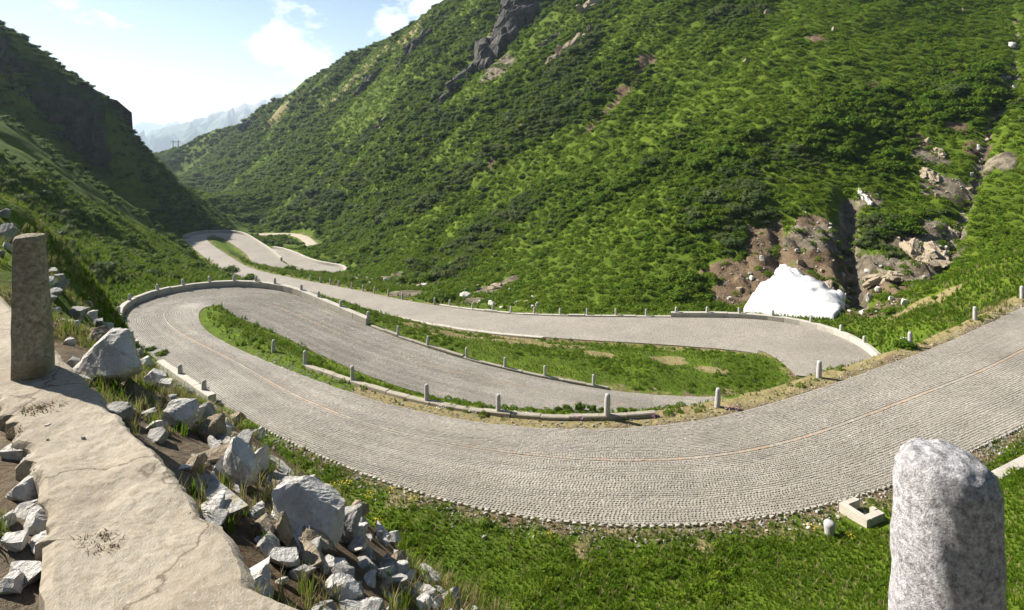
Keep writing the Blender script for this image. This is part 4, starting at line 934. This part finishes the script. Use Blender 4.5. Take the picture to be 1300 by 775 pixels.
# =================================================================== PYLON ON THE FAR RIDGE
c = ray(223, 186, 300); root = empty('power_pylon', (c[0], c[1], c[2] - .3)); tag(root, 'tiny twin-legged power pylon on the skyline of the far ridge', 'pylon')
def bar(name, a, b, r=.12, n=6):
    a, b = Vector(a), Vector(b); d = b - a; bm = bmesh.new(); bmesh.ops.create_cone(bm, cap_ends=True, segments=n, radius1=r, radius2=r, depth=d.length, matrix=Matrix.Translation((a + b) / 2) @ d.to_track_quat('Z', 'Y').to_matrix().to_4x4())
    return link_mesh(name, bm_mesh(name, bm), M_STEEL, root)
for x in (-2.2, 2.2): bar('leg', (x - .5, 0, 0), (x, 0, 9.5), .2); bar('leg', (x + .5, 0, 0), (x, 0, 9.5), .2); bar('strut', (x - .3, 0, 4), (x + .2, 0, 6), .12)
bar('crossarm', (-4.2, 0, 8.2), (4.2, 0, 8.2), .22)
for x in (-4, 0, 4): bar('insulator', (x, 0, 8.1), (x, 0, 7.0), .12)

# =================================================================== FAR MOUNTAINS
def far_range(name, prof, d, depth, seed, base=-320):
    px = np.array([p[0] for p in prof]); py = np.array([p[1] for p in prof]); xs = np.linspace(px[0], px[-1], 300); ys = np.interp(xs, px, py)
    V = []; rows = 26
    for k in range(rows):
        f = k / (rows - 1); dd = d - depth * (1 - f)
        X = (xs - 650) / FPX * d * (1 - .04 * (1 - f)); top = (YH - ys) / FPX * d + (fbm(xs / 9, xs * 0, 5, seed, .6) - .5) * .028 * d
        z = base + (top - base) * (f ** 1.15) + (np.abs(fbm(xs / 14, np.full_like(xs, f * 5), 5, seed + 3, .58) - .5) - .2) * depth * .55 * math.sin(math.pi * min(f, .96))
        V.append(np.c_[X, np.full_like(xs, dd) + (fbm(xs / 20, xs * 0 + k, 2, seed) - .5) * depth * .05, z])
    V.append(np.c_[(xs - 650) / FPX * d, np.full_like(xs, d + depth * .9), np.full_like(xs, base)])
    V = np.stack(V, 0); a, b, _ = V.shape; I = np.arange(a * b).reshape(a, b); F = np.stack([I[:-1, :-1], I[:-1, 1:], I[1:, 1:], I[1:, :-1]], -1).reshape(-1, 4)
    t = NT(name); v = t.pos(); sz = t.node('ShaderNodeSeparateXYZ'); t.l.new(v, sz.inputs[0])
    n = t.noise(.006, v, 7, .65); h = t.math('ADD', t.math('MULTIPLY', sz.outputs[2], .0009), n)
    c = t.mix(t.ramp(h, .45, .6), (.05, .08, .03), (.20, .19, .18)); c = t.mix(t.ramp(t.math('ADD', t.math('MULTIPLY', sz.outputs[2], .0007), t.noise(.009, v, 6, .7)), .68, .73), c, (.75, .78, .82))
    return tag(link_mesh(name, np_mesh(name, V.reshape(-1, 3), F, True), t.finish(c, .95)), kind='structure')
far_range('mountains', [(-300,140),(-100,150),(60,170),(150,176),(200,166),(250,150),(300,135),(345,122),(385,104),(410,96),(480,95),(600,100),(900,110)], 6000, 2400, 5)
far_range('distant_mountains', [(-300,130),(-100,140),(100,168),(160,163),(185,158),(215,163),(250,158),(320,150),(500,140),(900,140)], 9500, 2500, 9)

# =================================================================== VEGETATION
proto('alder', [shrub_mesh(1, 520, 11, .95, .10), shrub_mesh(2, 480, 8, .8, .11), shrub_mesh(3, 520, 14, .7, .10, 1.3), shrub_mesh(4, 440, 9, 1.1, .11, .9), shrub_mesh(5, 480, 9, .75, .13, 1.2), shrub_mesh(6, 560, 12, .85, .09, 1.1)], [L_ALDER, L_ALDER, L_ALDER, L_ALDER2, L_ALDER2, L_WILLOW])
def pick_bush(x, y):
    a = fbm(np.asarray(x) / 14, np.asarray(y) / 14, 3, 131) + rng.normal(0, .10, np.size(x)); b = rng.integers(0, 3, np.size(x))
    return np.where(a > .60, 3 + b % 2, np.where(a < .36, 5, b))
proto('herb', [herb_mesh(s) for s in (11, 12, 13)], [L_HERB] * 3)
proto('grass', [tuft_mesh(s) for s in (21, 22, 23)] + [tuft_mesh(24, 12, 1.2, .03, .3, .6)], [L_GRASS] * 3 + [L_DRY])
proto('dry', [tuft_mesh(s, 14, 1.1, .022, .3, .55) for s in (31, 32)] + [tuft_mesh(33, 12, .9, .03)], [L_DRY, L_DRY, L_GRASS])
def jgrid(x0, x1, y0, y1, sp):
    a, b = np.meshgrid(np.arange(x0, x1, sp), np.arange(y0, y1, sp)); n = a.size
    return a.ravel() + rng.uniform(-.5, .5, n) * sp, b.ravel() + rng.uniform(-.5, .5, n) * sp
def in_view(x, y, z, mx=260, my=120):
    px, py = proj(np.c_[x, np.maximum(y, .1), z]); return (y > .5) & (px > -mx) & (px < 1300 + mx) & (py > -my) & (py < 1000)
road3y = lambda x: np.interp(x, R3.c[::-1, 0] if R3.c[0, 0] > R3.c[-1, 0] else R3.c[:, 0], R3.c[::-1, 1] if R3.c[0, 0] > R3.c[-1, 0] else R3.c[:, 1])
SX = np.array([-420, -300, -250, -180, -120, -90, -60, -52, -28, -20, -5, 5, 20, 30, 36, 44, 60, 90, 160]); SY = np.array([640, 500, 430, 330, 235, 215, 190, 150, 107, 92, 76, 68, 64.5, 64, 58, 57, 66, 90, 140])
def mside(x, y): return y - np.interp(x, SX, SY)              # > 0 on the big right-hand mountain
def cover(x, y):
    a = x * -.55 + y * .83; d = x * .83 + y * .55
    return .55 * fbm(a / 9, d / 20, 4, 51) + .45 * fbm(x / 26, y / 26, 3, 57)
BX, BY, BS = [], [], []
for y0, y1, sp, s0, s1 in ((40, 110, 1.05, .55, 1.25), (110, 170, 1.3, .65, 1.4), (170, 300, 1.75, .8, 1.75), (300, 640, 2.6, 1.1, 2.4)):
    lim = y1 * .9 + 20
    x, y = jgrid(-lim, lim, y0, y1, sp); z = hz(x, y); k = in_view(x, y, z) & (mside(x, y) > 0) & (lookup(RDM, x, y) > 1.6)
    x, y = x[k], y[k]; cv = cover(x, y) + .10 * sstep(90, 200, y) - .03 - .015 - .075 * sstep(12, 50, x) * (1 - sstep(150, 220, y))
    bare = np.maximum(lookup(ROCKM, x, y), lookup(SOILM, x, y)); dr = lookup(DRYM, x, y)
    k = (cv + rng.normal(0, .05, len(x)) > .455) & (bare < .30) & (dr < .5) & ~((x > 24) & (y < 60))
    x, y, cv = x[k], y[k], cv[k]; BX.append(x); BY.append(y); BS.append(rng.uniform(s0, s1, len(x)) * (.65 + 1.0 * sstep(.44, .60, cv)) * .82 * np.where(rng.random(len(x)) < .10, 1.5, 1.0))
bx, by, bs = np.concatenate(BX), np.concatenate(BY), np.concatenate(BS); bz = hz(bx, by)
# shaded left mountain and left hill: scattered low bushes
x, y = jgrid(-200, -20, 40, 260, 2.0); z = hz(x, y); mm = (mside(x, y) < 0) & in_view(x, y, z) & (lookup(RDM, x, y) > 2.5)
cv = fbm(x / 12, y / 12, 4, 71); thr = np.where(y > 112, .44, .545); k = mm & (cv + rng.normal(0, .03, len(x)) > thr)
lx, ly = x[k], y[k]; ls = rng.uniform(.6, 1.3, k.sum()) * np.where(ly > 112, 1.15, .8)
# valley floor and banks round the far bends
x, y = jgrid(-130, -8, 92, 235, 1.9); z = hz(x, y); k = in_view(x, y, z) & (lookup(RDM, x, y) > 2.2) & (fbm(x / 8, y / 8, 3, 81) > .47) & (mside(x, y) < 0) & (mside(x, y) > -60)
_px, _py = proj(np.c_[x, y, z]); k &= ~((_px > 355) & (_px < 412) & (_py > 312) & (_py < 338)) & ~((_px > 395) & (_px < 445) & (_py > 340) & (_py < 362))
vx, vy = x[k], y[k]; vs_ = rng.uniform(.45, 1.0, k.sum())
# the 250 bushes that show largest become things of their own
px, py = proj(np.c_[bx, by, bz]); ap = bs / by; ordr = np.argsort(-ap); own = []
for i in ordr:
    if len(own) >= 250: break
    if 0 < px[i] < 1300 and 5 < py[i] < 420: own.append(i)
own = np.array(own); rest = np.setdiff1d(np.arange(len(bx)), own)
alder_me = [o.data for o in PROTO['alder'].objects]
for i in own:
    o = link_mesh('alder_bush', alder_me[int(pick_bush([bx[i]], [by[i]])[0])]); o.location = (bx[i], by[i], bz[i] - .12 * bs[i]); s_ = float(bs[i]); o.scale = (s_, s_, s_ * .85); o.rotation_euler = (0, 0, rng.uniform(0, 6.28))
    tag(o, 'dense green alder bush on the near flank of the big mountainside', 'bush', 'alder bushes on the near mountainside')
ax = np.r_[bx[rest], lx, vx]; ay = np.r_[by[rest], ly, vy]; as_ = np.r_[bs[rest], ls, vs_]; az = hz(ax, ay); n = len(ax)
scatter('alder_thicket', 'alder', np.c_[ax, ay, az - .15 * as_], np.c_[as_, as_, as_ * rng.uniform(.55, 1.0, n)], np.c_[np.zeros((n, 2)), rng.uniform(0, 6.28, n)], pick_bush(ax, ay), 'green alder thicket clothing the mountainsides', 'thicket')
print('bushes', n, len(own))
# light green herbs between the bushes
HX, HY, HS = [], [], []
for y0, y1, sp, s0, s1 in ((38, 100, .85, .35, .75), (100, 200, 1.15, .5, 1.05), (200, 420, 1.9, .8, 1.6)):
    lim = y1 * .9 + 15; x, y = jgrid(-lim, lim, y0, y1, sp); z = hz(x, y); ms = mside(x, y)
    k = in_view(x, y, z) & (lookup(RDM, x, y) > 1.4) & (ms > -4) & ((np.maximum(lookup(ROCKM, x, y), lookup(SOILM, x, y)) < .45) | ((rng.random(len(x)) < .55) & (fbm(x / 1.3, y / 1.3, 3, 171) > .53) & (lookup(RDM, x, y) > 3))) & (rng.random(len(x)) < .85)
    HX.append(x[k]); HY.append(y[k]); HS.append(rng.uniform(s0, s1, k.sum()))
hx, hy, hs = map(np.concatenate, (HX, HY, HS)); n = len(hx)
scatter('hillside_herbs', 'herb', np.c_[hx, hy, hz(hx, hy) - .04], np.c_[hs, hs, hs * .9], slope_rot(hx, hy, .8), rng.integers(0, 3, n), 'pale green herbs and ferns covering the slope between bushes', 'herbs')
print('herbs', n)
# grass: near banks and islands, the left hill, the slope on the right
GXs, GYs, GS, GP = [], [], [], []
for x0, x1, y0, y1, sp, s0, s1 in ((-14, 30, 9, 24, .105, .07, .16), (-30, 34, 22, 66, .24, .11, .26), (-62, -14, 22, 112, .52, .25, .60), (26, 62, 30, 66, .36, .20, .45), (-60, 0, 66, 112, .62, .3, .6)):
    x, y = jgrid(x0, x1, y0, y1, sp); z = hz(x, y); rd = lookup(RDM, x, y); so_ = lookup(SOILM, x, y); dr = lookup(DRYM, x, y)
    k = in_view(x, y, z, 320, 40) & (rd > np.where(y < 24, .34, .12)) & (z < -2.8) & (lookup(ROCKM, x, y) < .4) & (rng.random(len(x)) > so_ * .9)
    x, y, dr = x[k], y[k], dr[k]; kd = np.hypot(x - DRAIN[0], y - DRAIN[1]) > .72; x, y, dr = x[kd], y[kd], dr[kd]; kd = rng.random(len(x)) > .72 * dr; x, y, dr = x[kd], y[kd], dr[kd]; GXs.append(x); GYs.append(y)
    GS.append(rng.uniform(s0, s1, len(x)) * np.where((y > 24) & (y < 60) & (x > -26) & (x < 26), .62, 1.0) * (.6 + .8 * fbm(x / 1.5, y / 1.5, 3, 91))); GP.append(np.where(rng.random(len(x)) < .09 + .6 * dr, 3, rng.integers(0, 3, len(x))))
tx, ty, ts, tp = map(np.concatenate, (GXs, GYs, GS, GP)); n = len(tx)
scatter('grass', 'grass', np.c_[tx, ty, hz(tx, ty)], np.c_[ts * 1.25, ts * 1.25, ts], slope_rot(tx, ty, .3), tp, 'short green grass on the banks, islands and hill', 'grass')
print('grass', n)
# gravel spilt along the road edges, weeds between the grass
proto('gravel', [rock_mesh(950 + k, (1, .8, .55), 8, 2, .05) for k in range(3)], [M_ROCKB, M_ROCKG, M_EDGE])
qs = rng.uniform(R12.find((1340, 520), -1) - 2, R12.find((250, 500), -1), 5200); off = np.abs(rng.normal(0, .38, len(qs))) + .14; wl_ = np.array(R12.ww(qs)[1]); pg = R12.at(qs, -(wl_ + off))
qs2 = rng.uniform(R12.find((1340, 372), 1), R12.find((300, 440), 1), 2600); pg2 = R12.at(qs2, R12.ww(qs2)[0] + np.abs(rng.normal(0, .3, len(qs2))) + .05); pg = np.vstack([pg, pg2])
pg[:, 2] = hz(pg[:, 0], pg[:, 1]); n = len(pg); sc = rng.gamma(2.0, .016, n) + .012
dx_, dy_ = jgrid(18, 66, 52, 100, .55); dk = (np.maximum(lookup(ROCKM, dx_, dy_), lookup(SOILM, dx_, dy_)) > .5) & (lookup(RDM, dx_, dy_) > 1.5) & (rng.random(len(dx_)) < .5)
pd_ = np.c_[dx_[dk], dy_[dk], hz(dx_[dk], dy_[dk])]; pg = np.vstack([pg, pd_]); sc = np.r_[sc, rng.gamma(2.0, .06, len(pd_)) + .06]; n = len(pg)
scatter('gravel', 'gravel', pg, sc, np.c_[rng.normal(0, .3, (n, 2)), rng.uniform(0, 6.28, n)], rng.integers(0, 3, n), 'loose gravel along the road edges and in the bare gullies', 'gravel')
x, y = jgrid(-30, 34, 11, 62, .55); z = hz(x, y); k = in_view(x, y, z, 200, 20) & (lookup(RDM, x, y) > .5) & (z < -5) & (fbm(x / 2.2, y / 2.2, 3, 141) > .50) & (lookup(SOILM, x, y) < .6)
x, y = x[k], y[k]; n = len(x); sc = rng.uniform(.08, .26, n)
scatter('weeds', 'herb', np.c_[x, y, hz(x, y)], np.c_[sc, sc, sc * 1.2], slope_rot(x, y, .3), rng.integers(0, 3, n), 'broad-leaved weeds mixed into the grass of banks and islands', 'weeds')
# dry stems and turf on the rubble shoulder
x, y = jgrid(-9, 3, 1.2, 12, .07); z = hz(x, y); de = np.min(np.hypot(x[:, None] - densify(edge, 4)[None, :, 0], y[:, None] - densify(edge, 4)[None, :, 1]), 1)
side = np.array([np.interp(a, [p[0] for p in edge], [p[1] for p in edge]) for a in x]); out_ = y > side
k = in_view(x, y, z, 40, 0) & (z > -3.4) & (fbm(x * 2.2, y * 2.2, 3, 95) > .53) & ((out_ & (de > .06)) | (~out_ & (de > .58) & (y > 1.5)))
x, y = x[k], y[k]; n = len(x); sc = rng.uniform(.05, .14, n)
scatter('dry_grass', 'dry', np.c_[x, y, hz(x, y)], sc, slope_rot(x, y, .3), rng.integers(0, 3, n), 'straw-coloured grass and small turf between the shoulder stones', 'dry grass')
# brown clumps of dead moss on the parapet top
for k, (px_, py_, w_) in enumerate([(55,520,34),(95,506,26),(110,618,24),(128,690,40),(175,630,20),(20,548,20)]):
    d_ = FPX * 1.63 / (py_ - YH); s_ = w_ * d_ / FPX
    o = link_mesh('moss_clump', tuft_mesh(600 + k, 130, .20, .02, 1.2, 2.2), L_BROWN); o.location = ((px_ - 650) / FPX * d_, d_, zs - .01); o.scale = (s_ * 1.3, s_ * .9, s_ * .9); o.rotation_euler = (0, 0, k)
    tag(o, 'brown clump of dead moss and straw on the concrete parapet top', 'moss', 'dead moss on the parapet top')
# roadside bushes that stand alone
def bush(px_, py_, w_, label, group=None, mat=None, sq=.9, dmin=8, name='bush', key='alder'):
    c = ray(px_, py_, dmin); s_ = w_ * c[1] / FPX / 2 * .8; o = link_mesh(name, PROTO[key].objects[int(rng.integers(3))].data.copy(), mat or (L_ALDER if key == 'alder' else L_HERB)); o.location = (c[0], c[1], c[2] - .08 * s_); o.scale = (s_, s_, s_ * sq); o.rotation_euler = (0, 0, rng.uniform(0, 6))
    return tag(o, label, 'bush', group)
bush(562, 382, 46, 'dark rounded bush at the foot of the mountain beside the lower road', None, None, .75, 60)
bush(1150, 442, 34, 'leafy bush on the bank beside the end of the pale parapet', None, None, .9, 30)
bush(1186, 381, 16, 'small dark bush on the grass slope below the rock face', None, None, .9, 30)
bush(1135, 397, 34, 'grey-green low bush on the grass right of the snow patch', None, L_HERB, .6, 30)
bush(1110, 398, 26, 'dark low bush between the snow patch and grey-green bush', None, None, .6, 30)
bush(316, 355, 24, 'dark bush at the bend where the lower road disappears', None, None, .8, 40)
bush(293, 346, 30, 'bush against the hill above the disappearing road', None, None, .8, 40)
bush(205, 452, 22, 'green shrub on the bank behind the parapet stub', None, None, .9, 12)
bush(192, 446, 18, 'small shrub next to the parapet stub', None, None, .9, 12)
bush(1145, 655, 26, 'bright leafy plant growing against the drain box', None, L_HERB, .9, 8)
for px_, py_, w_ in ((708,523,16),(722,523,20),(736,524,24),(752,524,20),(764,524,14),(790,524,18),(803,524,14)):
    bush(px_, py_, w_, 'leafy roadside plant behind the island kerb', 'plants behind the island kerb', L_HERB if px_ > 780 else None, 1.1, 20, 'roadside_plant')
for px_, py_, w_ in ((410,640,12),(440,625,9),(600,668,10),(545,672,14),(640,662,9),(520,690,12),(700,690,14),(620,720,16),(780,720,14),(870,705,12),(960,690,12)):
    bush(px_, py_, w_, 'small weed in the near grass bank below the road', 'weeds in the near grass bank', None, .8, 10, 'weed')
# flowers
fm_ = {}
for nm, mt in (('yellow', M_YEL), ('pink', M_PINK), ('white', M_WHITE)):
    r_ = np.random.default_rng(5); n = 24; a = r_.uniform(0, 6.28, n); q = np.sqrt(r_.random(n)); C = np.c_[np.cos(a) * q, np.sin(a) * q, .25 + .5 * r_.random(n)]
    V, F, sh = leaves_mesh('fl', C, np.c_[r_.normal(0, .3, (n, 2)), np.ones(n)], np.full(n, .10), r_, .9); me = np_mesh('flowers', V, F); me.materials.append(mt); fm_[nm] = me
for nm, L in (('yellow', [(425,615),(440,612),(412,618),(470,628),(435,652),(498,622),(525,632),(480,660),(700,678),(1080,680),(1030,668)]), ('pink', [(833,527),(64,414),(735,530),(930,518),(62,410)]), ('white', [(600,521),(655,524),(670,525),(640,523),(1150,430),(560,516)])):
    for px_, py_ in L:
        c = ray(px_, py_ + 4, 2.5 if px_ < 100 else 8); o = link_mesh('flower_patch', fm_[nm]); s_ = (7 if nm != 'pink' else 9) * c[1] / FPX; o.location = tuple(c); o.scale = (s_, s_, min(.35, s_)); o.rotation_euler = (0, 0, px_)
        tag(o, {'yellow': 'patch of yellow flowers in the near grass', 'pink': 'patch of pink flowers at a wall edge', 'white': 'patch of small white flowers by the kerb'}[nm], 'flowers', nm + ' flower patches')

# =================================================================== HAZE
bm = bmesh.new(); bmesh.ops.create_cube(bm, size=1, matrix=Matrix.Translation((-4200, 6000, 60)) @ Matrix.Diagonal((16500, 12200, 800, 1)))
mh = bpy.data.materials.new('haze'); mh.use_nodes = True; nt = mh.node_tree; nt.nodes.clear(); ho = nt.nodes.new('ShaderNodeOutputMaterial'); hv_ = nt.nodes.new('ShaderNodeVolumePrincipled')
hv_.inputs['Color'].default_value = (.70, .85, 1.0, 1); hv_.inputs['Density'].default_value = .00013; hv_.inputs['Anisotropy'].default_value = .25
nt.links.new(hv_.outputs[0], ho.inputs['Volume'])
hz_o = link_mesh('haze', bm_mesh('haze', bm), mh); tag(hz_o, 'pale summer haze filling the valley air', 'haze', kind='stuff')
hz_o.display_type = 'WIRE'
